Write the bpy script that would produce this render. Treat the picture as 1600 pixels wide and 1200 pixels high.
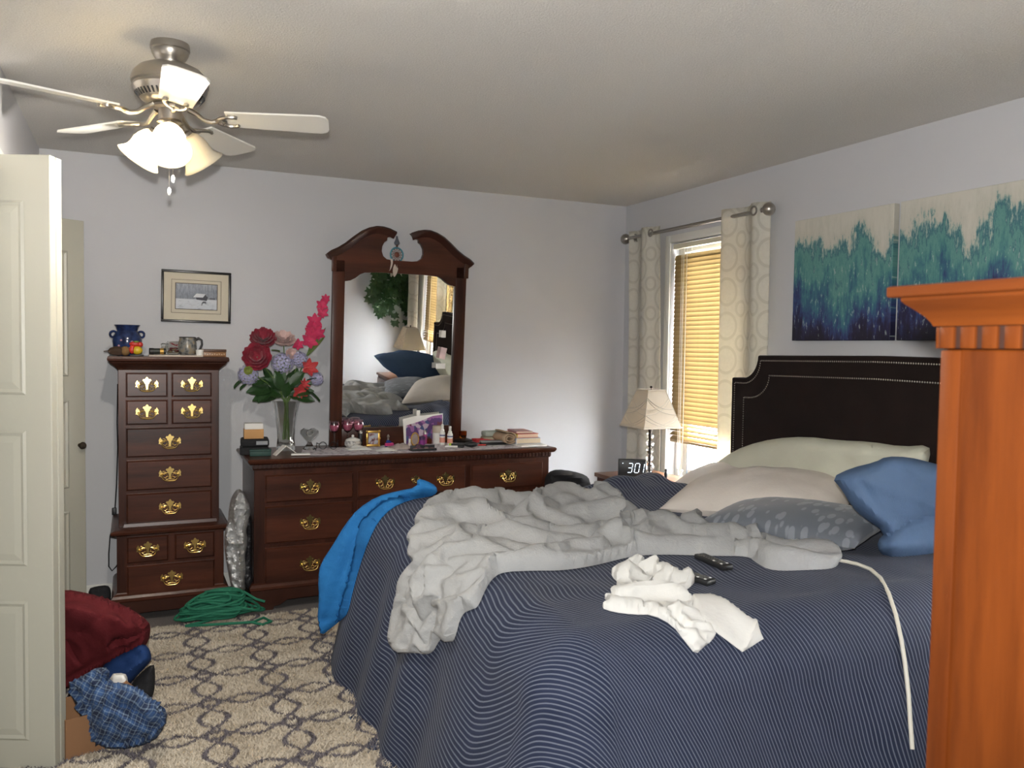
import bpy, bmesh, math, random
import numpy as np
from mathutils import Vector, Matrix, noise
from mathutils.bvhtree import BVHTree
from mathutils.geometry import delaunay_2d_cdt

for o in list(bpy.data.objects): bpy.data.objects.remove(o)
scene = bpy.context.scene
col = scene.collection
rnd = random.Random(7)
PI = math.pi

# ------------------------------------------------------------------ camera
CX, CY, CZ = -3.2036, -5.0651, 1.4212
YAW, PITCH, ROLL, FPX = 0.4311, 0.0430, 0.0146, 1294.56
CAM = np.array([CX, CY, CZ])
FW = np.array([math.sin(YAW)*math.cos(PITCH), math.cos(YAW)*math.cos(PITCH), -math.sin(PITCH)])
_r = np.array([math.cos(YAW), -math.sin(YAW), 0.0]); _u = np.cross(_r, FW)
RT = math.cos(ROLL)*_r + math.sin(ROLL)*_u
UP = -math.sin(ROLL)*_r + math.cos(ROLL)*_u
cd = bpy.data.cameras.new('camera'); cam = bpy.data.objects.new('camera', cd); col.objects.link(cam)
cd.sensor_fit = 'HORIZONTAL'; cd.sensor_width = 23.5; cd.lens = FPX/1600*23.5
cd.clip_start = 0.02
cd.dof.use_dof = True; cd.dof.focus_distance = 4.3; cd.dof.aperture_fstop = 4.0
cam.matrix_world = Matrix(((RT[0], UP[0], -FW[0], CX), (RT[1], UP[1], -FW[1], CY), (RT[2], UP[2], -FW[2], CZ), (0, 0, 0, 1)))
scene.camera = cam

def ray(x, y): return FW + RT*(x-800)/FPX + UP*(600-y)/FPX
def on(x, y, ax, v):
    d = ray(x, y); i = 'xyz'.index(ax)
    return CAM + d*((v-CAM[i])/d[i])
def atz(x, y, z): return CAM + ray(x, y)*z
def depth(P): return float((np.array(P)-CAM) @ FW)

# ------------------------------------------------------------------ world, lights, exposure
w = bpy.data.worlds.new('world'); scene.world = w; w.use_nodes = True
w.node_tree.nodes['Background'].inputs[0].default_value = (0.96, 0.98, 1.0, 1)
w.node_tree.nodes['Background'].inputs[1].default_value = 20.0
vs = scene.view_settings
vs.view_transform = 'Standard'; vs.look = 'None'; vs.gamma = 1; vs.use_curve_mapping = False
vs.exposure = 1.36
def light(name, kind, loc, power, color=(1, 1, 1), size=0.03, target=None):
    l = bpy.data.lights.new(name, kind); l.energy = power; l.color = color
    if kind in ('POINT', 'SPOT'): l.shadow_soft_size = size
    o = bpy.data.objects.new(name, l); o.location = loc; col.objects.link(o)
    if target is not None:
        o.rotation_euler = (Vector(target)-Vector(loc)).to_track_quat('-Z', 'Y').to_euler()
    return o
# the camera's own flash, just above the lens
fl_pos = CAM + UP*0.10 - RT*0.012 + FW*0.02
fl = light('camera_flash', 'SPOT', fl_pos, 115, (1.0, 0.99, 0.96), 0.02, fl_pos+FW)
fl.data.spot_size = math.radians(100); fl.data.spot_blend = 0.5

# ------------------------------------------------------------------ materials
class N:
    def __init__(s, name):
        s.m = bpy.data.materials.new(name); s.m.use_nodes = True
        s.t = s.m.node_tree; s.b = s.t.nodes['Principled BSDF']; s.out = s.t.nodes['Material Output']
    def node(s, typ, **kw):
        n = s.t.nodes.new(typ)
        for k, v in kw.items():
            if k.startswith('i_'):
                key = k[2:]; key = int(key) if key.isdigit() else key
                n.inputs[key].default_value = v
            else: setattr(n, k, v)
        return n
    def link(s, a, b): s.t.links.new(a, b)
    def coord(s, which='Object', scale=(1, 1, 1), rot=(0, 0, 0)):
        tc = s.node('ShaderNodeTexCoord'); mp = s.node('ShaderNodeMapping')
        mp.inputs['Scale'].default_value = scale; mp.inputs['Rotation'].default_value = rot
        s.link(tc.outputs[which], mp.inputs['Vector']); return mp.outputs[0]
    def noise(s, vec, scale, detail=3, rough=.5):
        n = s.node('ShaderNodeTexNoise'); n.inputs['Scale'].default_value = scale
        n.inputs['Detail'].default_value = detail; n.inputs['Roughness'].default_value = rough
        s.link(vec, n.inputs['Vector']); return n.outputs['Fac']
    def ramp(s, fac, stops, interp='LINEAR'):
        r = s.node('ShaderNodeValToRGB'); cr = r.color_ramp; cr.interpolation = interp
        while len(cr.elements) > 1: cr.elements.remove(cr.elements[-1])
        for i, (p, c) in enumerate(stops):
            e = cr.elements[0] if i == 0 else cr.elements.new(p)
            e.position = p; e.color = (*c, 1) if len(c) == 3 else c
        s.link(fac, r.inputs[0]); return r.outputs[0]
    def math(s, op, a, b=None, c=None):
        n = s.node('ShaderNodeMath', operation=op)
        for i, v in enumerate((a, b, c)):
            if v is None: continue
            if isinstance(v, (int, float)): n.inputs[i].default_value = v
            else: s.link(v, n.inputs[i])
        return n.outputs[0]
    def mix(s, fac, a, b):
        n = s.node('ShaderNodeMix', data_type='RGBA')
        for sock, v in ((n.inputs[0], fac), (n.inputs[6], a), (n.inputs[7], b)):
            if isinstance(v, (int, float)): sock.default_value = v
            elif isinstance(v, tuple): sock.default_value = (*v, 1)
            else: s.link(v, sock)
        return n.outputs[2]
    def bump(s, h, strength=.2, dist=.01):
        b = s.node('ShaderNodeBump'); b.inputs['Strength'].default_value = strength; b.inputs['Distance'].default_value = dist
        s.link(h, b.inputs['Height']); s.link(b.outputs[0], s.b.inputs['Normal'])
    def set(s, **kw):
        for k, v in kw.items():
            s.b.inputs[{'rough': 'Roughness', 'metal': 'Metallic', 'spec': 'Specular IOR Level', 'trans': 'Transmission Weight', 'ior': 'IOR', 'coat': 'Coat Weight', 'sheen': 'Sheen Weight', 'alpha': 'Alpha'}[k]].default_value = v
        return s
    def base(s, c):
        if isinstance(c, tuple): s.b.inputs['Base Color'].default_value = (*c, 1)
        else: s.link(c, s.b.inputs['Base Color'])
        return s

MATS = {}
def plain(name, c, rough=.5, metal=0, bump=None, var=0, spec=.5, **kw):
    if name in MATS: return MATS[name]
    n = N(name); n.set(rough=rough, metal=metal, spec=spec, **kw)
    if var or bump: v = n.coord('Object')
    if var:
        f = n.noise(v, 9, 4)
        n.base(n.ramp(f, [(.3, tuple(x*(1-var) for x in c)), (.7, tuple(min(1, x*(1+var)) for x in c))]))
    else: n.base(c)
    if bump: n.bump(n.noise(v, bump[0], 4), bump[1], bump[2] if len(bump) > 2 else .005)
    MATS[name] = n.m; return n.m
def wood(name, dark, light_, axis='x', rough=.32, scale=1.0):
    n = N(name)
    sc = {'x': (1.2, 14, 14), 'z': (14, 14, 1.2), 'y': (14, 1.2, 14)}[axis]
    v = n.coord('Object', tuple(a*scale for a in sc))
    f1 = n.noise(v, 1.0, 5, .55); f2 = n.noise(v, 5.0, 4, .6)
    f = n.math('ADD', n.math('MULTIPLY', f1, .75), n.math('MULTIPLY', f2, .25))
    n.base(n.ramp(f, [(.33, dark), (.66, light_)])); n.set(rough=rough, spec=.32)
    n.bump(f2, .05, .002)
    MATS[name] = n.m
    if 'cherry' in name: n.set(spec=.22)
    return n.m

# paint and room
def wall_mat():
    n = N('wall_paint'); v = n.coord('Object')
    f = n.noise(v, 1.2, 3); n.base(n.ramp(f, [(.3, (.545, .55, .57)), (.7, (.575, .575, .59))])); n.set(rough=.75, spec=.25)
    n.bump(n.noise(v, 160, 3), .12, .003); return n.m
def ceil_mat():
    n = N('popcorn_ceiling'); v = n.coord('Object')
    f = n.noise(v, 150, 4, .7); n.base(n.ramp(f, [(.25, (.60, .58, .545)), (.65, (.75, .73, .69))])); n.set(rough=.95, spec=.1)
    n.bump(f, .6, .008); return n.m
def carpet_mat():
    n = N('carpet'); v = n.coord('Object')
    f = n.noise(v, 220, 3, .7); n.base(n.ramp(f, [(.3, (.10, .09, .085)), (.7, (.22, .20, .19))])); n.set(rough=.95, spec=.1)
    n.bump(f, .6, .01); return n.m
M_WALL, M_CEIL, M_CARPET = wall_mat(), ceil_mat(), carpet_mat()
M_TRIM = plain('white_trim', (.72, .71, .66), .4)
M_DOOR = plain('cream_door_paint', (.40, .39, .325), .38, bump=(60, .03))
WD_H = wood('mahogany_grain_across', (.024, .0075, .0045), (.088, .026, .013), 'x')
WD_V = wood('mahogany_grain_upright', (.024, .0075, .0045), (.075, .022, .011), 'z')
WD_E = plain('mahogany_edge', (.038, .012, .007), .3, var=.2)
CH_V = wood('cherry_upright', (.065, .014, .0025), (.145, .035, .0055), 'z', .35)
CH_H = wood('cherry_across', (.075, .017, .0035), (.15, .037, .006), 'y', .35)
M_BRASS = plain('brass', (.78, .56, .20), .24, 1)
M_NICKEL = plain('brushed_nickel', (.42, .39, .35), .32, 1)
M_BLACK = plain('black_plastic', (.012, .012, .013), .45)
M_BLACKCLOTH = plain('black_cloth', (.012, .012, .014), .9, bump=(80, .3))
M_WHITEP = plain('white_plastic', (.75, .74, .70), .35)
M_PAPER = plain('white_paper', (.78, .76, .72), .8)
M_GOLD = plain('gold_paint', (.62, .38, .10), .35, .8)
M_GREENLEAF = plain('green_leaf', (.022, .065, .016), .45, var=.5)
M_STEM = plain('green_stem', (.10, .17, .04), .5)
def glass(name, c=(1, 1, 1), rough=.02, ior=1.45):
    n = N(name); n.base(c); n.set(rough=rough, trans=1, ior=ior); MATS[name] = n.m; return n.m
M_GLASS = glass('clear_glass', (.97, .98, .97))
M_PANE = None
def pane_mat():
    n = N('window_pane'); tr = n.node('ShaderNodeBsdfTransparent'); gl = n.node('ShaderNodeBsdfGlossy'); gl.inputs['Roughness'].default_value = .02
    mx = n.node('ShaderNodeMixShader'); mx.inputs[0].default_value = .06
    n.link(tr.outputs[0], mx.inputs[1]); n.link(gl.outputs[0], mx.inputs[2]); n.link(mx.outputs[0], n.out.inputs[0]); return n.m
M_PANE = pane_mat()
def translucent(name, c, tc, fac=.5, rough=.8, colsock=None, build=None):
    n = N(name); n.set(rough=rough, spec=.2)
    cc = build(n) if build else None
    if cc is not None: n.base(cc)
    else: n.base(c)
    t = n.node('ShaderNodeBsdfTranslucent'); t.inputs[0].default_value = (*tc, 1)
    mx = n.node('ShaderNodeMixShader'); mx.inputs[0].default_value = fac
    n.link(n.b.outputs[0], mx.inputs[1]); n.link(t.outputs[0], mx.inputs[2]); n.link(mx.outputs[0], n.out.inputs[0])
    MATS[name] = n.m; return n.m

# ------------------------------------------------------------------ mesh building
class MB:
    def __init__(s): s.v = []; s.f = []; s.uv = None
    def add(s, V, F):
        b = len(s.v); s.v.extend([tuple(map(float, p)) for p in V]); s.f.extend([tuple(i+b for i in f) for f in F]); return s
    def box(s, x0, x1, y0, y1, z0, z1, c=0.0):
        x0, x1 = min(x0, x1), max(x0, x1); y0, y1 = min(y0, y1), max(y0, y1); z0, z1 = min(z0, z1), max(z0, z1)
        c = min(c, (x1-x0)*.45, (y1-y0)*.45, (z1-z0)*.45)
        if c <= 0:
            V = [(x, y, z) for x in (x0, x1) for y in (y0, y1) for z in (z0, z1)]
            F = [(0, 1, 3, 2), (4, 6, 7, 5), (0, 4, 5, 1), (2, 3, 7, 6), (0, 2, 6, 4), (1, 5, 7, 3)]
            return s.add(V, F)
        bm = bmesh.new(); bmesh.ops.create_cube(bm, size=1)
        for v in bm.verts:
            v.co = ((x0+x1)/2+v.co.x*(x1-x0), (y0+y1)/2+v.co.y*(y1-y0), (z0+z1)/2+v.co.z*(z1-z0))
        bmesh.ops.bevel(bm, geom=bm.edges[:], offset=c, segments=2, profile=.5, affect='EDGES')
        bm.verts.ensure_lookup_table()
        V = [tuple(v.co) for v in bm.verts]; F = [tuple(v.index for v in f.verts) for f in bm.faces]; bm.free()
        return s.add(V, F)
    def lathe(s, prof, c=(0, 0, 0), n=24, axis='z', capb=True, capt=True, flute=None):
        V = []; F = []; k = len(prof)
        for (r, z) in prof:
            for i in range(n):
                a = 2*PI*i/n; rr = r*(1+(flute(a, z) if flute else 0))
                p = (rr*math.cos(a), rr*math.sin(a), z)
                if axis == 'x': p = (z, p[0], p[1])
                if axis == 'y': p = (p[0], z, p[1])
                V.append((p[0]+c[0], p[1]+c[1], p[2]+c[2]))
        for j in range(k-1):
            for i in range(n):
                F.append((j*n+i, j*n+(i+1) % n, (j+1)*n+(i+1) % n, (j+1)*n+i))
        if capb: F.append(tuple(range(n))[::-1])
        if capt: F.append(tuple((k-1)*n+i for i in range(n)))
        return s.add(V, F)
    def tube(s, pts, r, n=8, cap=True):
        pts = [Vector(p) for p in pts]; m = len(pts)
        R = r if hasattr(r, '__len__') else [r]*m
        V = []; F = []; prev = None
        for i, p in enumerate(pts):
            t = (pts[min(i+1, m-1)]-pts[max(i-1, 0)]); t = t.normalized() if t.length > 1e-9 else Vector((0, 0, 1))
            if prev is None:
                a = Vector((0, 0, 1)) if abs(t.z) < .9 else Vector((1, 0, 0))
                u = t.cross(a).normalized()
            else:
                u = prev-t*prev.dot(t); u = u.normalized() if u.length > 1e-6 else t.orthogonal().normalized()
            prev = u; w_ = t.cross(u)
            for k in range(n):
                a = 2*PI*k/n; V.append(tuple(p+(u*math.cos(a)+w_*math.sin(a))*R[i]))
        for i in range(m-1):
            for k in range(n):
                F.append((i*n+k, i*n+(k+1) % n, (i+1)*n+(k+1) % n, (i+1)*n+k))
        if cap: F.append(tuple(range(n))[::-1]); F.append(tuple((m-1)*n+k for k in range(n)))
        return s.add(V, F)
    def prism(s, poly, a0, a1, plane='xz'):
        """polygon in a plane, extruded along the remaining axis"""
        n = len(poly)
        def P(u, v, a): return {'xz': (u, a, v), 'yz': (a, u, v), 'xy': (u, v, a)}[plane]
        from mathutils.geometry import tessellate_polygon
        tri = tessellate_polygon([[Vector((u, v, 0)) for u, v in poly]])
        V = [P(u, v, a0) for u, v in poly]+[P(u, v, a1) for u, v in poly]
        F = [tuple(t) for t in tri]+[tuple(i+n for i in t[::-1]) for t in tri]
        F += [(i, (i+1) % n, (i+1) % n+n, i+n) for i in range(n)]
        return s.add(V, F)
    def sphere(s, c, r, n=12, m=8, sc=(1, 1, 1)):
        V = [(c[0], c[1], c[2]-r*sc[2])]; F = []
        for j in range(1, m):
            t = PI*j/m
            for i in range(n):
                a = 2*PI*i/n; V.append((c[0]+r*sc[0]*math.sin(t)*math.cos(a), c[1]+r*sc[1]*math.sin(t)*math.sin(a), c[2]-r*sc[2]*math.cos(t)))
        V.append((c[0], c[1], c[2]+r*sc[2])); L = len(V)-1
        for i in range(n): F.append((0, 1+(i+1) % n, 1+i)); F.append((L, 1+(m-2)*n+i, 1+(m-2)*n+(i+1) % n))
        for j in range(m-2):
            for i in range(n):
                a = 1+j*n+i; b = 1+j*n+(i+1) % n; F.append((a, b, b+n, a+n))
        return s.add(V, F)
    def torus(s, c, R, r, axis='z', n=24, m=8, a0=0, a1=2*PI):
        full = abs(a1-a0-2*PI) < 1e-6; pts = []
        for i in range(n+(0 if full else 1)):
            a = a0+(a1-a0)*i/n; x, y = R*math.cos(a), R*math.sin(a)
            pts.append({'z': (x, y, 0), 'y': (x, 0, y), 'x': (0, x, y)}[axis])
        pts = [tuple(np.array(p)+np.array(c)) for p in pts]
        if full: pts = pts+[pts[0]]
        return s.tube(pts, r, m, cap=not full)
    def grid(s, P, nu, nv, uv=None):
        b = len(s.v)
        s.v.extend([tuple(map(float, p)) for p in P])
        s.f.extend([(b+i*nv+j, b+(i+1)*nv+j, b+(i+1)*nv+j+1, b+i*nv+j+1) for i in range(nu-1) for j in range(nv-1)])
        if uv is not None: s.uv = uv
        return s
    def xf(s, Mx):
        s.v = [tuple(Mx @ Vector(p)) for p in s.v]; return s
    def merge(s, o): return s.add(o.v, o.f)

def mesh_of(name, mb, mat, off=(0, 0, 0), smooth=True, angle=40):
    me = bpy.data.meshes.new(name)
    V = [(p[0]-off[0], p[1]-off[1], p[2]-off[2]) for p in mb.v]
    me.from_pydata(V, [], mb.f); me.materials.append(mat)
    if mb.uv is not None:
        ul = me.uv_layers.new(name='UVMap')
        li = np.empty(len(me.loops), dtype=np.int32); me.loops.foreach_get('vertex_index', li)
        ul.data.foreach_set('uv', np.asarray(mb.uv, dtype=np.float32)[li].ravel())
    bm = bmesh.new(); bm.from_mesh(me); bmesh.ops.recalc_face_normals(bm, faces=bm.faces); bm.to_mesh(me); bm.free()
    if smooth:
        me.polygons.foreach_set('use_smooth', [True]*len(me.polygons))
        try: me.set_sharp_from_angle(angle=math.radians(angle))
        except Exception: pass
    me.update(); return me

class Thing:
    """an Empty at the thing's base; parts are given in world coordinates, or locally when local=True"""
    def __init__(s, name, label, cat, loc=(0, 0, 0), rot=(0, 0, 0), group=None, kind=None, local=False):
        s.o = bpy.data.objects.new(name, None); col.objects.link(s.o); s.loc = tuple(map(float, loc)); s.o.location = s.loc
        s.o.rotation_euler = rot; s.o.empty_display_size = .05; s.local = local
        s.o['label'] = label; s.o['category'] = cat
        if group: s.o['group'] = group
        if kind: s.o['kind'] = kind
    def part(s, name, mb, mat, parent=None, smooth=True, label=None, angle=40, kind=None):
        me = mesh_of(name, mb, mat, (0, 0, 0) if s.local else s.loc, smooth, angle)
        return s.inst(name, me, parent, label=label, kind=kind)
    def inst(s, name, me, parent=None, loc=(0, 0, 0), rot=(0, 0, 0), label=None, scale=None, kind=None):
        o = bpy.data.objects.new(name, me); col.objects.link(o); o.parent = parent or s.o
        if not s.local and loc != (0, 0, 0): loc = tuple(loc[i]-s.loc[i] for i in range(3))
        o.location = loc; o.rotation_euler = rot
        if scale: o.scale = scale
        if label: o['label'] = label
        if kind: o['kind'] = kind
        return o
def single(name, mb, mat, label, cat, loc=None, group=None, kind=None, smooth=True, angle=40):
    if loc is None:
        a = np.array(mb.v); loc = (a[:, 0].mean(), a[:, 1].mean(), a[:, 2].min())
    loc = tuple(map(float, loc))
    o = bpy.data.objects.new(name, mesh_of(name, mb, mat, loc, smooth, angle)); col.objects.link(o); o.location = loc
    if label: o['label'] = label
    if cat: o['category'] = cat
    if group: o['group'] = group
    if kind: o['kind'] = kind
    return o
def dup(root, loc, label, rot=None):
    def cp(o, par):
        c = o.copy(); col.objects.link(c); c.parent = par
        for ch in list(o.children): cp(ch, c)
        return c
    r = cp(root, None); r.location = loc; r['label'] = label
    if rot is not None: r.rotation_euler = rot
    return r

# cloth-like pieces laid over a surface or inflated from an outline
def inside(poly, P):
    x, y = P[:, 0], P[:, 1]; r = np.zeros(len(P), bool); n = len(poly)
    for i in range(n):
        x1, y1 = poly[i]; x2, y2 = poly[(i+1) % n]
        c = ((y1 > y) != (y2 > y)); xi = (x2-x1)*(y-y1)/((y2-y1) if y2 != y1 else 1e-9)+x1
        r ^= c & (x < xi)
    return r
def dist_line(P, line):
    d = np.full(len(P), 1e9)
    L = np.asarray(line, float)
    for a, b in zip(L[:-1], L[1:]):
        ab = b-a; t = np.clip(((P-a) @ ab)/max(ab @ ab, 1e-9), 0, 1)
        d = np.minimum(d, np.hypot(*(P-(a+t[:, None]*ab)).T))
    return d
def smooth_outline(poly, it=2):
    P = np.asarray(poly, float)
    for _ in range(it):
        Q = np.roll(P, -1, 0); P = np.stack([.75*P+.25*Q, .25*P+.75*Q], 1).reshape(-1, 2)
    return P
def patch(outline, step, rounds=2):
    B = smooth_outline(outline, rounds)
    out = []
    for a, b in zip(B, np.roll(B, -1, 0)):
        k = max(1, int(np.hypot(*(b-a))/step)); out += [a+(b-a)*i/k for i in range(k)]
    B = np.array(out)
    gx = np.arange(B[:, 0].min(), B[:, 0].max(), step); gy = np.arange(B[:, 1].min(), B[:, 1].max(), step*.866)
    G = np.array([(x+(step/2 if j % 2 else 0), y) for j, y in enumerate(gy) for x in gx])
    G = G[inside(B, G)]; cl = np.vstack([B, B[:1]])
    G = G[dist_line(G, cl) > step*.55]
    P = np.vstack([B, G]); nb = len(B)
    r = delaunay_2d_cdt([Vector(p) for p in P], [(i, (i+1) % nb) for i in range(nb)], [], 1, 1e-4)
    V = np.array([tuple(v) for v in r[0]]); F = [tuple(f) for f in r[2]]
    return V, F, cl
def relief(V, lines):
    h = np.zeros(len(V))
    for pts, wd, amp in lines:
        d = dist_line(V, pts); h += amp*np.exp(-(d/wd)**2)
    return h
def noise_arr(V, sc, seed=0):
    return np.array([noise.noise(Vector((p[0]*sc+seed*7.3, p[1]*sc+seed*3.1, seed*1.7))) for p in V])
def shell(V, F, top, bot, uvs=None):
    """close a patch: top and bottom sheets stitched at the outline"""
    n = len(V); mb = MB(); T = [tuple(p) for p in top]; Bt = [tuple(p) for p in bot]
    edge = {}
    for f in F:
        for a, b in zip(f, f[1:]+f[:1]):
            edge[(a, b)] = 1
    bd = [(a, b) for (a, b) in edge if (b, a) not in edge]
    mb.add(T+Bt, list(F)+[tuple(i+n for i in f[::-1]) for f in F]+[(b, a, a+n, b+n) for a, b in bd])
    u = V*.01 if uvs is None else uvs
    mb.uv = np.vstack([u, u]); return mb
def wrinkle(top, base, nrm, F, expand=1.15, iters=160, bend=.35, seed=1, kick=.004, grav=.0):
    """lets a sheet with some slack buckle into folds above the surface it lies on (position based cloth)"""
    P = np.array([tuple(p) for p in top]); B = np.array([tuple(p) for p in base]); Nn = np.array([tuple(p) for p in nrm]); P0 = P.copy()
    ed = {}
    for f in F:
        for a, b, c in ((f[0], f[1], f[2]), (f[1], f[2], f[0]), (f[2], f[0], f[1])):
            ed.setdefault((min(a, b), max(a, b)), []).append(c)
    E = np.array(list(ed)); bdv = np.zeros(len(P), bool)
    for (a, b), o in ed.items():
        if len(o) == 1: bdv[a] = bdv[b] = True
    Q = np.array([o for o in ed.values() if len(o) == 2])
    rl = np.linalg.norm(P[E[:, 0]]-P[E[:, 1]], axis=1); rl = np.minimum(rl, np.median(rl)*2.2)*expand
    rq = np.linalg.norm(P[Q[:, 0]]-P[Q[:, 1]], axis=1)*expand
    nb = [0]*len(P); cnt = np.zeros(len(P)); np.add.at(cnt, E.ravel(), 1); cq = np.zeros(len(P)); np.add.at(cq, Q.ravel(), 1); cq[cq == 0] = 1
    ls = float(np.median(rl)); nz_ = np.array([noise.noise(Vector(p)*(.35/ls)+Vector((seed*5.1, 0, 0))) for p in P])
    P += Nn*(kick*nz_*(~bdv))[:, None]; vel = np.zeros_like(P); free = (~bdv)[:, None].astype(float)
    for it in range(iters):
        old = P.copy(); P = P+vel*free
        if grav: P[:, 2] -= grav*free[:, 0]
        for sub_ in range(3):
            for (I, R, c, k) in ((E, rl, cnt, 1.0), (Q, rq, cq, bend)):
                d = P[I[:, 1]]-P[I[:, 0]]; L = np.linalg.norm(d, axis=1)+1e-9; g = d*((L-R)/L*.5*k)[:, None]
                acc = np.zeros_like(P); np.add.at(acc, I[:, 0], g); np.add.at(acc, I[:, 1], -g)
                P = P+acc/c[:, None]*1.4*free
            h = ((P-B)*Nn).sum(1); low = np.maximum(.002-h, 0)*free[:, 0]; P = P+Nn*low[:, None]
            tg = P-P0; tn = (tg*Nn).sum(1)[:, None]*Nn; tt_ = tg-tn; ln = np.linalg.norm(tt_, axis=1)+1e-9; lim = np.minimum(1, 2.2*ls/ln)[:, None]
            P = P0+tn+tt_*lim
        vel = (P-old)*.75
    return [Vector(p) for p in P]
def drape(outline, step, bvh, thick, edge_w, lines=(), nz=(0, 1), rounds=2, gap=.003, minthick=.004, slack=0, bend=.35, iters=160):
    """rays through the outline's pixels land on the surface below; the cloth lies on it with its own thickness and folds"""
    V, F, cl = patch(outline, step, rounds)
    d = dist_line(V, cl); e = np.sqrt(1-(1-np.clip(d/edge_w, 0, 1))**2)
    h = minthick+thick*e+relief(V, lines)*np.clip(d/edge_w, 0, 1)
    if nz[0]: h += nz[0]*noise_arr(V, nz[1])*e
    h = np.maximum(h, minthick)
    co = Vector(CAM); hit = []; ok = []
    for p in V:
        dr = Vector(ray(*p)); loc, nrm, idx, ds = bvh.ray_cast(co, dr.normalized())
        ok.append(loc is not None and (loc-co).length < 6.0); hit.append((loc, nrm) if ok[-1] else None)
    good = [i for i, k in enumerate(ok) if k]; GV = V[good]; GD = np.array([depth(hit[i][0]) for i in good])
    top = []; bot = []; nrms = []
    for i, p in enumerate(V):
        if hit[i] is None:
            dd = ((GV-p)**2).sum(1); k = np.argsort(dd)[:24]; wt = 1/(dd[k]+40); z = float((GD[k]*wt).sum()/wt.sum())
            nrm = sum((hit[good[j]][1]*(1 if hit[good[j]][1].dot(Vector(ray(*p))) < 0 else -1) for j in k), Vector())
            q = Vector(atz(p[0], p[1], z)); nn = (nrm.normalized()*.3-Vector(FW)*.7).normalized()
        else: q, nn = hit[i]
        if nn.dot(Vector(ray(*p))) > 0: nn = -nn
        top.append(q+nn*(gap+h[i])); bot.append(q+nn*gap); nrms.append(nn)
    if slack: top = wrinkle(top, bot, nrms, F, 1+slack, iters, bend)
    return shell(V, F, top, bot)
def puff(outline, step, plane, thick, lines=(), nz=(0, 1), edge_w=20, rounds=2, back=.6, slack=0, bend=.35, iters=120):
    """an outline at its own place in the room, rounded out to its own thickness on both sides"""
    V, F, cl = patch(outline, step, rounds)
    d = dist_line(V, cl); e = np.sqrt(1-(1-np.clip(d/edge_w, 0, 1))**2)
    h = thick*e+relief(V, lines)*np.clip(d/edge_w, 0, 1)
    if nz[0]: h += nz[0]*noise_arr(V, nz[1])*e
    top = []; bot = []; nrms = []
    for i, p in enumerate(V):
        q = plane(p[0], p[1]); dr = ray(*p); dr = dr/np.linalg.norm(dr)
        top.append(q-dr*max(h[i], .002)); bot.append(q+dr*(thick*back*e[i]+.002)); nrms.append(-dr)
    if slack: top = wrinkle([Vector(p) for p in top], [Vector(p) for p in bot], nrms, F, 1+slack, iters, bend)
    return shell(V, F, top, bot)
# ------------------------------------------------------------------ the room
H = 2.44; XL = -3.64; YF = -4.5; YR = -6.1; XE = -2.1
def struct(name, mb, mat, label, cat='wall', smooth=False): return single(name, mb, mat, label, cat, loc=(0, 0, 0), kind='structure', smooth=smooth)
struct('floor', MB().box(XL-.9, .2, YR-.1, .12, -.1, 0), M_CARPET, 'grey brown carpeted bedroom floor', 'floor')
struct('ceiling', MB().box(XL-.9, .2, YR-.1, .12, H, H+.1), M_CEIL, 'beige textured popcorn ceiling', 'ceiling')
struct('wall_back', MB().box(XL-.9, .16, 0, .12, 0, H), M_WALL, 'pale lilac grey wall behind the dresser')
W1 = dict(y0=-1.40, y1=-.56, z0=.52, z1=2.12); W2 = dict(y0=-4.07, y1=-3.23-.0, z0=.52, z1=2.12)
mb = MB()
for y0, y1 in ((YR, W2['y0']), (W2['y1'], W1['y0']), (W1['y1'], 0)): mb.box(0, .16, y0, y1, 0, H)
for W in (W1, W2): mb.box(0, .16, W['y0'], W['y1'], 0, W['z0']); mb.box(0, .16, W['y0'], W['y1'], W['z1'], H)
struct('wall_right', mb, M_WALL, 'pale lilac grey wall behind the headboard and windows')
CY0, CY1 = -1.84, -.42
mb = MB().box(XL-.1, XL, YR, CY0, 0, H).box(XL-.1, XL, CY1, 0, 0, H).box(XL-.1, XL, CY0, CY1, 2.06, H)
struct('wall_left', mb, M_WALL, 'pale lilac grey wall with the closet opening')
mb = MB().box(XL-.75, XL-.7, CY0-.2, CY1+.2, 0, H).box(XL-.7, XL-.1, CY0-.22, CY0-.2, 0, H).box(XL-.7, XL-.1, CY1+.2, CY1+.22, 0, H)
struct('wall_closet', mb, M_WALL, 'inside walls of the closet on the left')
struct('wall_front', MB().box(XE, .16, YF-.12, YF, 0, H), M_WALL, 'wall opposite the dresser carrying the ivy')
struct('wall_entry', MB().box(XE, XE+.12, YR, YF-.12, 0, H), M_WALL, 'short wall along the entry nook')
struct('wall_rear', MB().box(XL, XE+.12, YR-.1, YR, 0, H), M_WALL, 'wall at the end of the entry nook')
def bb(name, x0, x1, y0, y1):
    struct(name, MB().box(x0, x1, y0, y1, 0, .085, .004), M_TRIM, 'low white baseboard along the '+name.split('_')[1]+' wall', 'baseboard')
bb('baseboard_back', XL, -.013, -.012, 0); bb('baseboard_right', -.012, 0, YF, 0); bb('baseboard_front', XE, -.013, YF, YF+.012)
bb('baseboard_left', XL, XL+.012, YR, CY0-.05)
# closet casing
mb = MB().box(XL, XL+.015, CY0-.055, CY0, 0, 2.11, .003).box(XL, XL+.015, CY1, CY1+.055, 0, 2.11, .003).box(XL, XL+.015, CY0, CY1, 2.06, 2.11, .003)
struct('trim_1', mb, M_TRIM, 'white casing around the closet opening', 'trim')

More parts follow.
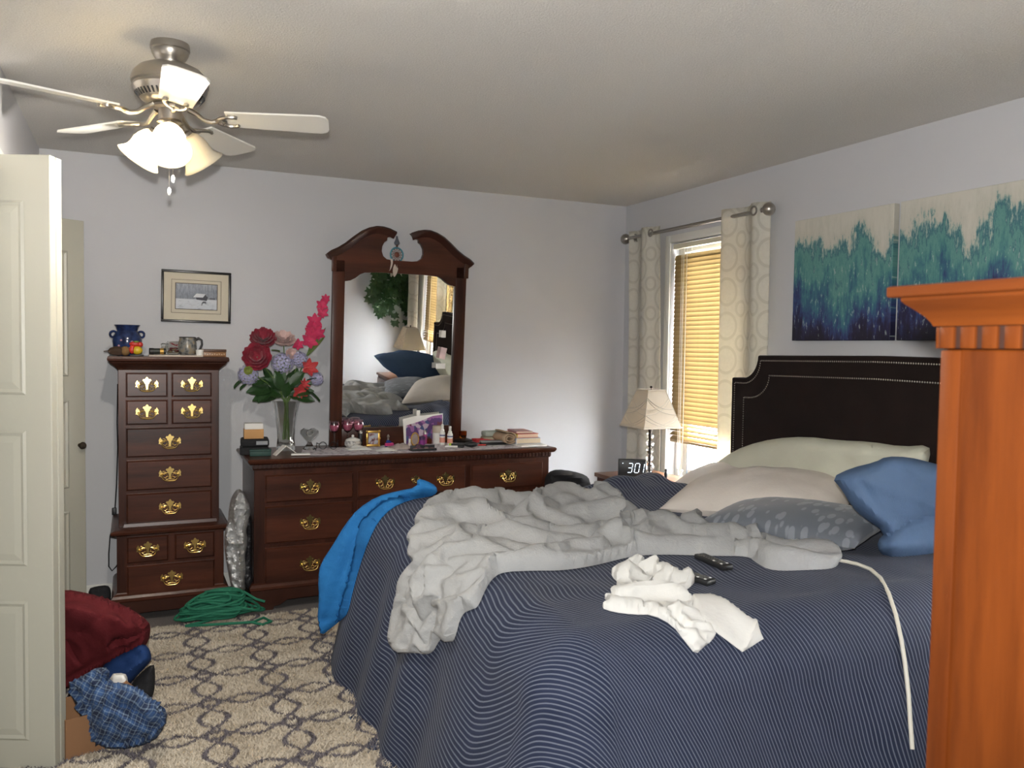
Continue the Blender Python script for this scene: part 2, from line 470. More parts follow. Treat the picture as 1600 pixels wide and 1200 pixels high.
def window(name, W, label):
    t = Thing(name, label, 'window', ((.08), (W['y0']+W['y1'])/2, W['z0']), kind='structure')
    y0, y1, z0, z1 = W['y0'], W['y1'], W['z0'], W['z1']; e = .001
    cas = MB()
    for a in ((y0-.05, y0), (y1, y1+.05)): cas.box(-.014, -e, a[0], a[1], z0-.05, z1+.05, .003)
    cas.box(-.014, -e, y0, y1, z1, z1+.05, .003)
    t.part('casing', cas, M_TRIM)
    t.part('sill', MB().box(-.035, .10, y0+e, y1-e, z0+e, z0+.022, .004), M_TRIM)
    fr = MB()
    fr.box(.06, .13, y0+e, y0+.06, z0+.022, z1-e, .004).box(.06, .13, y1-.06, y1-e, z0+.022, z1-e, .004)
    fr.box(.06, .13, y0+.06, y1-.06, z1-.06, z1-e, .004).box(.06, .13, y0+.06, y1-.06, z0+.022, z0+.08, .004)
    t.part('frame', fr, M_TRIM)
    sa = MB(); a0, a1, b0, b1 = y0+.065, y1-.065, z0+.085, z1-.065
    sa.box(.075, .118, a0, a0+.055, b0, b1, .005).box(.075, .118, a1-.055, a1, b0, b1, .005).box(.075, .118, a0+.055, a1-.055, b0, b0+.05, .005).box(.075, .118, a0+.055, a1-.055, b1-.05, b1, .005)
    s = t.part('sash', sa, M_TRIM)
    t.part('pane', MB().box(.094, .098, a0+.055, a1-.055, b0+.05, b1-.05), M_PANE, s)
    t.part('gasket', MB().box(.070, .075, a1-.058, a1-.050, b0, b1).box(.070, .075, a0+.05, a0+.058, b0, b1), plain('grey_gasket', (.18, .2, .24), .5), s)
    t.part('crank_handle', MB().tube([(.058, y1-.10, z0+.05), (.04, y1-.10, z0+.10), (.03, y1-.13, z0+.13)], .005, 6), M_TRIM)
window('window_1', W1, 'white framed window behind the raised yellow lit blind')
window('window_2', W2, 'white framed window on the far side of the bed, seen in the mirror')

# the blinds
def slat_mat(n):
    v = n.coord('Object'); return n.ramp(n.noise(v, 14, 3), [(.3, (.19, .125, .045)), (.7, (.22, .15, .06))])
M_SLAT = translucent('cream_blind_slat', None, (.56, .38, .15), .045, .45, build=slat_mat)
M_RAIL = plain('tan_blind_rail', (.36, .26, .13), .4)
def blind(W, label, z_bot, tilt_deg=73):
    y0, y1 = W['y0']+.006, W['y1']-.006; zt = W['z1']-.008
    t = Thing('window_blind', label, 'blind', (.025, (y0+y1)/2, z_bot), group='slatted window blinds')
    t.part('headrail', MB().box(.008, .045, y0, y1, zt-.032, zt, .003), plain('cream_headrail', (.72, .66, .5), .4))
    pitch = .0285; n = int((zt-.045-z_bot-.02)/pitch)
    half = .0172; sl = MB(); P = []
    for i in range(5):
        s_ = -half+2*half*i/4; b = .0022*(1-(s_/half)**2)
        for yy in (y0-(y0+y1)/2, y1-(y0+y1)/2): P.append((s_, yy, b))
    sl.grid(P, 5, 2); me = mesh_of('slat', sl, M_SLAT)
    for i in range(n):
        a = math.radians(tilt_deg+(rnd.random()-.5)*3 if i > 3 else 42-i*4)
        t.inst('slat', me, loc=(.027, (y0+y1)/2, z_bot+.03+pitch*i), rot=(0, -a, 0))
    t.part('bottom_rail', MB().box(.016, .038, y0, y1, z_bot, z_bot+.018, .004), M_RAIL)
    for f in (.18, .80):
        yy = y1+(y0-y1)*f
        t.part('ladder_cord', MB().tube([(.008, yy, zt-.03), (.008, yy, z_bot+.004)], .0016, 5).tube([(.045, yy, zt-.03), (.045, yy, z_bot+.004)], .0012, 5), plain('white_cord', (.8, .78, .7), .7))
    for k, (dy, zz) in enumerate(((.10, .69), (.115, .65), (.125, .72))):
        c = t.part('pull_cord', MB().tube([(.004, y1-dy, zt-.03), (.004, y1-dy, zz)], .001, 5), plain('white_cord', (.8, .78, .7), .7))
        t.part('tassel', MB().lathe([(.002, .03), (.005, .02), (.006, .004), (.003, 0)], (.004, y1-dy, zz-.03), 8), M_WHITEP, c)
    return t
blind(W1, 'yellow glowing slatted blind between the patterned curtains beside the bed', .825)
blind(W2, 'yellow glowing slatted blind seen only in the dresser mirror', 1.0)

# curtains
def damask(n):
    v = n.node('ShaderNodeTexCoord').outputs['UV']; sx = n.node('ShaderNodeSeparateXYZ'); n.link(v, sx.inputs[0])
    u, vv = sx.outputs[0], sx.outputs[1]
    # quatrefoil trellis: rings on a staggered grid
    def ring(ou, ov, rad, wd):
        a = n.math('SUBTRACT', n.math('FRACT', n.math('ADD', n.math('DIVIDE', u, .23), ou)), .5)
        b = n.math('SUBTRACT', n.math('FRACT', n.math('ADD', n.math('DIVIDE', vv, .196), ov)), .5)
        a = n.math('MULTIPLY', a, .23); b = n.math('MULTIPLY', b, .196)
        d = n.math('SQRT', n.math('ADD', n.math('MULTIPLY', a, a), n.math('MULTIPLY', b, b)))
        return n.math('LESS_THAN', n.math('ABSOLUTE', n.math('SUBTRACT', d, rad)), wd)
    f = n.math('MAXIMUM', ring(0, 0, .041, .0085), ring(.5, .5, .075, .0085))
    nz = n.noise(v, 40, 3, .7)
    plainc = n.ramp(nz, [(.3, (.76, .75, .70)), (.7, (.86, .85, .80))])
    n.b.inputs['Roughness'].default_value = .45
    return n.mix(f, plainc, (.64, .63, .58))
M_CURT = translucent('damask_curtain', None, (.84, .78, .62), .42, .5, build=damask)
M_LINING = M_CURT
def curtain(ya, yb, label, zb=.06, spread=1.0, folds=2.0, shift=0.0, ph=0.0, zt=2.235, rod=2.19, grommets=()):
    yc = (ya+yb)/2
    t = Thing('curtain', label, 'curtain', (-.085, yc, zb), group='patterned grommet curtains')
    nu, nv = 49, 40; P = []; uv = []; L = abs(yb-ya)
    for i in range(nu):
        s_ = i/(nu-1)
        for j in range(nv):
            q = j/(nv-1); z = zt+(zb-zt)*q
            wd = L*(1+(spread-1)*q); y = yc+shift*q+(ya-yb)/2*0+(s_-.5)*wd*(1 if yb > ya else -1)
            amp = .028*(1-.10*q)
            x = -.085+.028*min(1, q*1.6)+amp*math.sin(2*PI*folds*s_+ph+.5*math.sin(3*q+s_*4))+.004*noise.noise(Vector((s_*6, q*9, 3)))
            P.append((x, y, z)); uv.append((s_*L*1.5, z))
    mb = MB().grid(P, nu, nv, np.array(uv)); f = t.part('fabric', mb, M_CURT)
    sm = f.modifiers.new('thickness', 'SOLIDIFY'); sm.thickness = .0015
    for g in grommets:
        t.part('grommet', MB().torus((-.085-.0+g[1], g[0], rod), .023, .005, 'y' if len(g) > 2 else 'x', 20, 8), M_NICKEL)
    return t
curtain(-.52, -.185, 'pale patterned curtain panel nearest the room corner', spread=1.06, folds=1.5, ph=.6, grommets=((-.475, -.026), (-.22, .02)))
curtain(-1.545, -1.195, 'pale trellis curtain panel hanging behind the headboard end', spread=1.12, folds=1.5, shift=.02, ph=2.2, grommets=((-1.47, -.03), (-1.25, .02)))
curtain(-3.58, -3.28, 'pale curtain panel on the bed side of the second window', folds=1.5, ph=.5)
curtain(-4.42, -4.08, 'pale curtain panel nearest the ivy, seen in the mirror', folds=2, ph=.5)
def rod(y0, y1, label):
    t = Thing('curtain_rod', label, 'curtain rod', (-.085, (y0+y1)/2, 2.19), group='metal curtain rods')
    t.part('pole', MB().tube([(-.085, y0, 2.19), (-.085, y1, 2.19)], .0115, 12), M_NICKEL)
    for y, s in ((y0, -1), (y1, 1)):
        t.part('finial', MB().lathe([(.012, 0), (.016, .006), (.011, .014), (.011, .02), (.024, .028), (.033, .042), (.036, .056), (.033, .07), (.022, .084), (.005, .091)][::1], (-.085, y, 2.19), 18, 'y') if s > 0 else
               MB().lathe([(r, -z) for r, z in [(.012, 0), (.016, .006), (.011, .014), (.011, .02), (.024, .028), (.033, .042), (.036, .056), (.033, .07), (.022, .084), (.005, .091)]], (-.085, y, 2.19), 18, 'y'), M_NICKEL)
    for y in (y0+.05, y1-.05):
        t.part('bracket', MB().tube([(-.004, y, 2.165), (-.06, y, 2.165), (-.085, y, 2.176)], .006, 8).lathe([(.02, 0), (.02, .006)], (-.007, y, 2.165), 14, 'x'), M_NICKEL)
rod(-1.50, -.19, 'brushed metal curtain rod with ball ends above the blind')
rod(-4.38, -3.12, 'brushed metal curtain rod above the second window')

# closet doors
def leaf_parts(t, w_, h, th, origin, ang, knob=None, flip=1):
    Mx = Matrix.Translation(origin) @ Matrix.Rotation(ang, 4, 'Z')
    lf = t.part('leaf', MB().box(0, w_, 0, th, .012, h, .003).xf(Mx), M_DOOR, smooth=False)
    st = .095*w_/.30
    for z0, z1 in ((.12, .56), (.70, 1.12), (1.26, 1.86)):
        for side in (0, 1):
            y = -.0005 if side == 0 else th+.0005; s = -1 if side == 0 else 1
            mo = MB()
            a, b = st, w_-st
            # moulded edge and raised field
            def fr(x0, x1, zz0, zz1, d0, d1, wdt):
                V = []; 
                for (xa, za, d) in ((x0, zz0, d0), (x1, zz0, d0), (x1, zz1, d0), (x0, zz1, d0), (x0+wdt, zz0+wdt, d1), (x1-wdt, zz0+wdt, d1), (x1-wdt, zz1-wdt, d1), (x0+wdt, zz1-wdt, d1)):
                    V.append((xa, y+s*d, za))
                return V, [(0, 1, 5, 4), (1, 2, 6, 5), (2, 3, 7, 6), (3, 0, 4, 7)]
            wdt = (b-a)
            V, F = fr(a-.012, b+.012, z0-.012, z1+.012, .0003, .006, .008); mo.add(V, F)
            V, F = fr(a-.004, b+.004, z0-.004, z1+.004, .006, .001, .010); mo.add(V, F)
            V, F = fr(a+.006, b-.006, z0+.006, z1-.006, .001, .005, min(.022, wdt*.3)); mo.add(V, F+[(4, 5, 6, 7)])
            mo.xf(Mx); t.part('raised_panel', mo, M_DOOR, lf, smooth=False)
    if knob:
        kx, kz, ky = knob
        t.part('knob', MB().lathe([(.010, 0), (.007, .006), (.007, .014), (.015, .022), (.019, .03), (.016, .037), (.004, .040)], (0, 0, 0), 16, 'y').xf(Mx @ Matrix.Translation((kx, ky, kz)) @ Matrix.Rotation(PI, 4, 'Z')), plain('bronze_knob', (.05, .035, .025), .35, .8), lf)
# near pair, folded out face to face
e = np.array([-3.4385, -2.013]); dr = math.radians(180-25.0)
a_ = np.array([math.cos(dr), math.sin(dr)])     # from free edge to pivot
nb_ = np.array([math.sin(math.radians(25.0)), math.cos(math.radians(25.0))])
t = Thing('door_1', 'near folded pair of cream panelled closet door leaves at the left edge', 'door', (e[0]+a_[0]*.15, e[1]+a_[1]*.15, 0), kind='structure')
o1 = e+a_*.30
leaf_parts(t, .30, 2.018, .034, (o1[0], o1[1], 0), math.radians(-25.0))
o2 = e+a_*.30+nb_*.037
leaf_parts(t, .30, 2.018, .034, (o2[0], o2[1], 0), math.radians(-25.0))
# far leaf by the tall chest
e2 = np.array([-3.417, -.345]); b_ = np.array([.862, .506])
o3 = e2-b_*.30
t = Thing('door_2', 'far cream panelled closet door leaf with a dark knob beside the tall chest', 'door', (e2[0]-b_[0]*.15, e2[1]-b_[1]*.15, 0), kind='structure')
leaf_parts(t, .30, 2.03, .034, (o3[0], o3[1], 0), math.atan2(.506, .862), knob=(.27, .90, 0))
# ------------------------------------------------------------------ case furniture
def handle_mesh():
    m = MB(); th = .003
    half = [(.000, .042), (.006, .036), (.008, .030), (.016, .031), (.021, .024), (.014, .017), (.012, .010), (.007, .004), (.005, -.010), (.004, -.024)]
    poly = half+[(-x, z) for x, z in half[::-1] if x > 0]
    m.prism(poly, -th, 0)
    for s in (-1, 1):
        wing = [(.034, .004), (.037, .014), (.043, .018), (.045, .025), (.049, .020), (.054, .010), (.052, .000), (.054, -.010), (.046, -.009), (.042, -.016), (.036, -.010)]
        m.prism([(s*x, z) for x, z in wing][::s], -th, 0)
        m.torus((s*.024, -th/2, -.006), .0115, .0021, 'y', 14, 6)
        m.torus((s*.014, -th/2, -.019), .008, .0018, 'y', 12, 6)
        m.torus((s*.030, -th/2, .008), .009, .0018, 'y', 12, 6)
        m.tube([(s*.012, -th/2, .008), (s*.024, -th/2, .010), (s*.036, -th/2, .006)], .002, 6)
        m.lathe([(.006, 0), (.006, -.010), (.0045, -.018), (.002, -.020)], (s*.040, 0, -.002), 10, 'y')
    arc = [(-.040, -.014, -.002), (-.039, -.016, -.012), (-.034, -.018, -.023), (-.024, -.019, -.030), (-.010, -.019, -.032), (.010, -.019, -.032), (.024, -.019, -.030), (.034, -.018, -.023), (.039, -.016, -.012), (.040, -.014, -.002)]
    m.tube(arc, [.0025, .0027, .003, .0034, .0038, .0038, .0034, .003, .0027, .0025], 8)
    m.tube([(-.020, -th/2, -.027), (0, -th/2, -.024), (.020, -th/2, -.027)], .002, 6)
    return m
ME_HANDLE = mesh_of('handle', handle_mesh(), M_BRASS)
def drawer(t, x0, x1, z0, z1, yf, handles, hs=1.0, proud=.012, wood_=None):
    wd = wood_ or WD_H
    m = MB().box(x0, x1, yf-proud*.35, yf+.01, z0, z1, .002)
    r = .009; a = [(x0+.003, z0+.003), (x1-.003, z0+.003), (x1-.003, z1-.003), (x0+.003, z1-.003)]
    b = [(x0+r, z0+r), (x1-r, z0+r), (x1-r, z1-r), (x0+r, z1-r)]
    V = [(x, yf-proud*.35, z) for x, z in a]+[(x, yf-proud, z) for x, z in b]
    m.add(V, [(0, 1, 5, 4), (1, 2, 6, 5), (2, 3, 7, 6), (3, 0, 4, 7), (4, 5, 6, 7)])
    d = t.part('drawer', m, wd, smooth=False)
    for (hx, hz) in handles:
        t.inst('handle', ME_HANDLE, d, loc=(hx, yf-proud-.0005, hz), scale=(hs, hs, hs), label='brass bail handle with pierced backplate')
    return d
def moulding(prof, x0, x1, yf, yb):
    """mitred moulding on front and two sides; prof = list of (outward, z)"""
    m = MB(); V = []; F = []; n = len(prof)
    for (o, z) in prof: V += [(x0-o, yb, z), (x0-o, yf-o, z), (x1+o, yf-o, z), (x1+o, yb, z)]
    for j in range(n-1):
        for k in range(3): F.append((j*4+k, j*4+k+1, (j+1)*4+k+1, (j+1)*4+k))
        F.append((j*4+3, j*4, (j+1)*4, (j+1)*4+3))
    F.append((0, 3, 2, 1)); F.append(tuple((n-1)*4+k for k in range(4)))
    return m.add(V, F)
def plinth(x0, x1, yf, yb, h, foot=.11, cut=.05):
    m = MB()
    xs = [x0, x0+foot, x0+foot+.02, x0+foot+.05, x0+foot+.08]
    top = h
    half = [(x0, 0), (x0+foot*.75, 0), (x0+foot*.8, cut*.35), (x0+foot, cut*.45), (x0+foot*1.25, cut*.95), (x0+foot*1.8, cut)]
    cx_ = (x0+x1)/2
    poly = half+[(2*cx_-x, z) for x, z in half[::-1]]+[(x1, top), (x0, top)]
    m.prism(poly, yf, yf+.02)
    m.box(x0, x0+.02, yf+.02, yb, 0, top).box(x1-.02, x1, yf+.02, yb, 0, top)
    return m

# tall chest
UY, LY = -.405, -.465          # front planes of the upper and lower case
UX0, UX1 = on(184.5, 640, 'y', UY)[0], on(342, 640, 'y', UY)[0]
LX0, LX1 = on(182.5, 870, 'y', LY)[0], on(349.5, 860, 'y', LY)[0]
ZT, ZM = 1.352, .470
t = Thing('tall_chest', 'tall dark wooden chest of eight drawers on a wider base, with brass handles', 'chest', ((LX0+LX1)/2, -.24, 0))
yb = -.02
t.part('upper_case', MB().box(UX0, UX1, UY, yb, ZM-.005, ZT-.06, .002), WD_V, smooth=False)
t.part('lower_case', MB().box(LX0, LX1, LY, yb, .125, ZM-.025, .002), WD_V, smooth=False)
c = t.part('crown_moulding', moulding([(0, ZT-.070), (.004, ZT-.063), (.010, ZT-.055), (.024, ZT-.043), (.036, ZT-.034), (.038, ZT-.028), (.041, ZT-.028)], UX0, UX1, UY, yb), WD_E, angle=25)
t.part('top_board', moulding([(.036, ZT-.028), (.047, ZT-.022), (.049, ZT-.012), (.045, ZT), (.044, ZT)], UX0, UX1, UY, yb), WD_H, angle=25)
t.part('waist_moulding', moulding([(.004, ZM-.030), (.014, ZM-.026), (.026, ZM-.018), (.028, ZM-.008), (.022, ZM-.002), (.004, ZM+.004), (-.03, ZM+.008), (-.034, ZM+.024), (-.055, ZM+.028)], LX0, LX1, LY, yb), WD_H, angle=25)
t.part('base_moulding', moulding([(.022, .105), (.026, .112), (.026, .125), (.018, .137), (.004, .145), (.001, .15)], LX0, LX1, LY, yb), WD_H, angle=25)
t.part('plinth', plinth(LX0-.02, LX1+.02, LY-.02, yb, .107, .10, .045), WD_E, smooth=False)
def zU(y): return on(264, y, 'y', UY)[2]
def zL(y): return on(266, y, 'y', LY)[2]
def xU(x): return on(x, 680, 'y', UY)[0]
def xL(x): return on(x, 870, 'y', LY)[0]
um, lm = (UX0+UX1)/2, (LX0+LX1)/2
ux0, ux1 = UX0+.035, UX1-.035; lx0, lx1 = LX0+.045, LX1-.045
for za, zb in ((582, 620.5), (624, 663)):
    z1, z0 = zU(za), zU(zb); zc_ = (z0+z1)/2
    drawer(t, ux0, um-.008, z0, z1, UY, [((ux0+um-.008)/2, zc_)]); drawer(t, um+.008, ux1, z0, z1, UY, [((ux1+um+.008)/2, zc_)])
for za, zb in ((667, 713), (717, 764), (768, 815)):
    z1, z0 = zU(za), zU(zb); drawer(t, ux0, ux1, z0, z1, UY, [(um, (z0+z1)/2)])
z1, z0 = zL(834), zL(875); zc_ = (z0+z1)/2
drawer(t, lx0, lm-.014, z0, z1, LY, [((lx0+lm-.014)/2, zc_)]); drawer(t, lm+.014, lx1, z0, z1, LY, [((lx1+lm+.014)/2, zc_)])
z1, z0 = zL(879), zL(925); drawer(t, lx0, lx1, z0, z1, LY, [(lm, (z0+z1)/2)])

# dresser
DY = -.525; DZ = .815
DX0, DX1 = on(397, 820, 'y', DY)[0], on(857, 750, 'y', DY)[0]
t = Thing('dresser', 'long low dark wooden dresser with brass handles under the arched mirror', 'dresser', ((DX0+DX1)/2, -.28, 0))
t.part('case', MB().box(DX0, DX1, DY, yb, .13, DZ-.05, .002), WD_V, smooth=False)
t.part('top_board', moulding([(.020, DZ-.030), (.026, DZ-.026), (.034, DZ-.016), (.036, DZ-.008), (.030, DZ), (.029, DZ)], DX0, DX1, DY, yb), WD_H, angle=25)
t.part('cornice', moulding([(.0, DZ-.062), (.006, DZ-.060), (.010, DZ-.050), (.010, DZ-.03)], DX0, DX1, DY, yb), WD_E, smooth=False)
dn = MB(); k = 78
for i in range(k):
    x = DX0-.008+(DX1-DX0+.016)*(i+.25)/k; dn.box(x, x+.0125, DY-.022, DY-.008, DZ-.050, DZ-.031)
t.part('dentil_strip', dn, WD_E, smooth=False)
t.part('base_moulding', moulding([(.020, .108), (.024, .114), (.024, .126), (.014, .140), (.002, .146)], DX0, DX1, DY, yb), WD_H, angle=25)
t.part('plinth', plinth(DX0-.018, DX1+.018, DY-.018, yb, .11, .15, .05), WD_E, smooth=False)
def xD(x, y): return on(x, y, 'y', DY)[0]
def zD(x, y): return on(x, y, 'y', DY)[2]
rows = [(zD(415, 742), zD(415, 786)), (zD(415, 791), zD(415, 850)), (zD(415, 856), zD(415, 916))]
cols = [(xD(413.6, 800), xD(551.5, 780)), (xD(558.5, 760), xD(727, 745)), (xD(735, 745), xD(847.5, 740))]
for i, (x0, x1) in enumerate(cols):
    for j, (z1, z0) in enumerate(rows):
        zc_ = (z0+z1)/2; xc_ = (x0+x1)/2
        hs = [(xc_, zc_)] if i != 1 else [(x0+(x1-x0)*.24, zc_), (x0+(x1-x0)*.80, zc_)]
        d = drawer(t, x0, x1, z0, z1, DY, hs, 1.05)
        if i == 1 and j == 0: t.inst('escutcheon', ME_HANDLE, d, loc=(x0+(x1-x0)*.525, DY-.0125, zc_+.008), scale=(.62, .3, .62), label='small brass keyhole plate')

# dresser mirror, leaning and turned a touch
MXC = -1.704
t = Thing('dresser_mirror', 'arched mirror in a dark wooden frame with a broken scroll top, standing on the dresser', 'mirror', (MXC, -.085, DZ+.001), (math.radians(3.6), 0, math.radians(1.5)), local=True)
hb = 1.0 # heights below are above the dresser top
zo = DZ
def Z(z): return z-zo
fy0, fy1 = -.028, 0.0
t.part('stile', MB().box(-.425, -.352, fy0, fy1, 0, Z(1.93), .004), WD_V); t.part('stile', MB().box(.352, .425, fy0, fy1, 0, Z(1.93), .004), WD_V)
t.part('bottom_rail', MB().box(-.352, .352, fy0, fy1, 0, Z(.925), .004), WD_H)
half_top = [(.466, 1.956), (.440, 1.978), (.400, 1.998), (.352, 2.030), (.305, 2.070), (.260, 2.104), (.215, 2.126), (.170, 2.138), (.130, 2.138), (.090, 2.130), (.046, 2.113)]
half_hole = [(.062, 2.098), (.080, 2.085), (.100, 2.078), (.101, 2.062), (.118, 2.050), (.131, 2.024), (.133, 1.995), (.123, 1.967), (.100, 1.950), (.060, 1.945), (.0, 1.945)]
low = [(.0, 1.868), (.14, 1.868), (.235, 1.862), (.262, 1.850), (.290, 1.828), (.320, 1.812), (.352, 1.806)]
side = [(.352, 1.80), (.425, 1.80), (.425, 1.925), (.462, 1.940)]
for s in (-1, 1):
    poly = half_top+half_hole+low+[(.352, 1.86), (.425, 1.86), (.425, 1.925), (.455, 1.935)]
    poly = [(s*x, Z(z)) for x, z in poly]
    if s < 0: poly = poly[::-1]
    ped = t.part('pediment', MB().prism(poly, fy0, fy1), WD_H, smooth=False)
    cor = MB()   # proud cornice following the swan neck
    P = [(x, z) for x, z in half_top]
    V = []; F = []
    prof = [(0, -.030), (.004, -.040), (-.006, -.052), (-.016, -.048), (-.028, -.036), (-.040, -.030)]
    for i, (x, z) in enumerate(P):
        a = P[max(i-1, 0)]; b = P[min(i+1, len(P)-1)]; tx, tz = b[0]-a[0], b[1]-a[1]; L = math.hypot(tx, tz); nx, nz_ = tz/L, -tx/L
        if nz_ < 0: nx, nz_ = -nx, -nz_
        for (o, y) in prof: V.append((s*(x+nx*o), y, Z(z+nz_*o)))
        V.append((s*(x+nx*-.042), fy0+.001, Z(z+nz_*-.042))); V.append((s*(x), fy0+.001, Z(z)))
    k = len(prof)+2
    for i in range(len(P)-1):
        for j in range(k): F.append((i*k+j, i*k+(j+1) % k, (i+1)*k+(j+1) % k, (i+1)*k+j))
    F.append(tuple(range(k))); F.append(tuple((len(P)-1)*k+j for j in range(k)))
    t.part('cornice', cor.add(V, F), WD_E, ped, angle=30)
    t.part('keyblock', MB().box(s*.405, s*.435, -.034, fy0, Z(1.86), Z(1.95), .004), WD_V, ped)
gp = [(-.356, Z(.92)), (.356, Z(.92)), (.356, Z(1.87)), (-.356, Z(1.87))]
n = N('mirror_silver'); n.base((.86, .87, .86)); n.set(rough=.0, metal=1); M_MIRROR = n.m
t.part('mirror_glass', MB().prism(gp, -.010, -.006), M_MIRROR, smooth=False)
t.part('back_panel', MB().box(-.40, .40, 0, .006, .02, Z(1.86)), plain('brown_board', (.10, .06, .035), .8))
T_MIRROR = t

# picture above the tall chest
pz0, pz1 = 1.541, 1.834; px0, px1 = -3.052, -2.680
t = Thing('framed_picture', 'small black framed winter cabin print with a double cream mat above the tall chest', 'picture', ((px0+px1)/2, -.004, pz0), (0, math.radians(.7), 0), local=True)
wI, hI = px1-px0, pz1-pz0; w2 = wI/2
M_FRAME = plain('black_frame', (.012, .011, .011), .3)
for nm, b in (('frame_rail', (-w2, w2, 0, .014)), ('frame_rail', (-w2, w2, hI-.014, hI)), ('frame_rail', (-w2, -w2+.014, .014, hI-.014)), ('frame_rail', (w2-.014, w2, .014, hI-.014))):
    t.part(nm, MB().box(b[0], b[1], -.018, 0, b[2], b[3], .003), M_FRAME)
M_MAT = plain('cream_mat', (.62, .56, .44), .8)
t.part('mat', MB().box(-w2+.014, w2-.014, -.008, -.002, .014, hI-.014), M_MAT, smooth=False)
def ring(m, x, z0, z1, wd, y): m.box(-x, x, y, y+.001, z0, z0+wd).box(-x, x, y, y+.001, z1-wd, z1).box(-x, -x+wd, y, y+.001, z0, z1).box(x-wd, x, y, y+.001, z0, z1); return m
t.part('mat_line', ring(MB(), .133, .052, hI-.052, .0022, -.0092), plain('mat_line_brown', (.10, .07, .05), .8), smooth=False)
ix, iz0, iz1 = .110, .076, hI-.074
n = N('winter_print'); v = n.coord('Object'); sx = n.node('ShaderNodeSeparateXYZ'); n.link(v, sx.inputs[0])
fz = n.math('DIVIDE', n.math('SUBTRACT', sx.outputs[2], iz0), iz1-iz0)
tr = n.noise(n.coord('Object', (90, 1, 30)), 1, 5, .7); sk = n.ramp(fz, [(0, (.50, .53, .58)), (.38, (.56, .58, .62)), (.42, (.20, .22, .26)), (.75, (.28, .31, .36)), (1, (.36, .38, .42))])
sn = n.noise(n.coord('Object', (30, 1, 110)), 1, 4, .6)
cc = n.mix(n.math('MULTIPLY', n.math('GREATER_THAN', fz, .40), n.ramp(tr, [(.4, (0, 0, 0)), (.65, (.75, .75, .75))])), sk, (.11, .12, .15))
cc = n.mix(n.math('MULTIPLY', n.math('LESS_THAN', fz, .36), n.ramp(sn, [(.52, (0, 0, 0)), (.7, (.6, .6, .6))])), cc, (.16, .17, .21)); n.base(cc); n.set(rough=.5)
pr_ = t.part('print', MB().box(-ix, ix, -.0095, -.008, iz0, iz1), n.m, smooth=False)
t.part('print_edge', ring(MB(), ix+.003, iz0-.003, iz1+.003, .0035, -.0105), plain('mat_line_brown', (.10, .07, .05), .8), smooth=False)
snow = plain('print_snow', (.62, .64, .68), .6); dk = plain('print_dark', (.05, .05, .065), .6)
y_ = -.0100
t.part('cabin_walls', MB().prism([(.0, iz0+.055), (.055, iz0+.050), (.062, iz0+.074), (-.005, iz0+.074)], y_, y_+.0004), dk, pr_, smooth=False)
t.part('cabin_roof', MB().prism([(-.018, iz0+.068), (.034, iz0+.068), (.048, iz0+.088), (.0, iz0+.090)], y_-.0003, y_+.0002), snow, pr_, smooth=False)
t.part('cabin_gable', MB().prism([(.034, iz0+.066), (.060, iz0+.066), (.048, iz0+.086)], y_-.0003, y_+.0002), dk, pr_, smooth=False)
t.part('deer', MB().prism([(.026, iz0+.022), (.029, iz0+.038), (.036, iz0+.046), (.050, iz0+.046), (.051, iz0+.032), (.048, iz0+.032), (.046, iz0+.038), (.034, iz0+.036), (.029, iz0+.022)], y_-.0003, y_+.0002), dk, pr_, smooth=False)
t.part('fence', MB().box(.070, .100, y_-.0003, y_+.0002, iz0+.060, iz0+.066), dk, pr_, smooth=False)

# ------------------------------------------------------------------ bed
HBY0, HBY1 = -3.345, -1.385; HBC = (HBY0+HBY1)/2
def velvet(name, c):
    n = N(name); v = n.coord('Object'); n.base(n.ramp(n.noise(v, 6, 3), [(.3, tuple(x*.8 for x in c)), (.7, tuple(x*1.2 for x in c))])); n.set(rough=.85, sheen=.06, spec=.15); n.bump(n.noise(v, 300, 2), .15, .002); MATS[name] = n.m; return n.m
M_HB = velvet('dark_brown_velvet', (.0125, .0070, .0058))
t = Thing('bed', 'wide bed with a dark brown padded headboard trimmed in two rows of nailheads', 'bed', (-1.1, HBC, 0))
hw = (HBY1-HBY0)/2
def hb_outline(ins):
    pts = [(hw-ins, 0.12), (hw-ins, 1.278-ins)]
    rx, rz = .125, .125; cx0, cz0 = hw-.085-ins*.0, 1.403-ins
    x0, x1 = hw-.085-ins*.55, hw-.205-ins*.9
    for i in range(9):
        a = PI/2*i/8; pts.append((x0-(x0-x1)*math.sin(a)**1.0, 1.278-ins+(.125)*(1-math.cos(a))))
    pts.append((0, 1.412-ins)); return pts
O = hb_outline(0); poly = [(HBC+y, z) for y, z in O]+[(HBC-y, z) for y, z in O[::-1][1:]]
hbm = MB().prism(poly, -.165, -.088, 'yz')
hbo = t.part('headboard', hbm, M_HB, smooth=False)
bv = hbo.modifiers.new('round', 'BEVEL'); bv.width = .012; bv.segments = 3; bv.limit_method = 'ANGLE'; bv.angle_limit = math.radians(50)
for ins in (.028, .105):
    O = hb_outline(ins); L = [(HBC+y, z) for y, z in O if z > .55]+[(HBC-y, z) for y, z in O[::-1][1:] if z > .55]
    L = [(L[0][0], .62)]+L+[(L[-1][0], .62)]
    nm = MB(); acc = 0; sp = .0125
    for a, b in zip(L[:-1], L[1:]):
        d = math.hypot(b[0]-a[0], b[1]-a[1]); s_ = sp-acc if acc else 0
        while s_ <= d:
            q = s_/d if d else 0; nm.sphere((-.1655, a[0]+(b[0]-a[0])*q, a[1]+(b[1]-a[1])*q), .0042, 6, 4, (.6, 1, 1)); s_ += sp
        acc = d-(s_-sp)
    t.part('nailhead_row', nm, plain('nickel_nail', (.62, .58, .52), .3, 1), hbo)
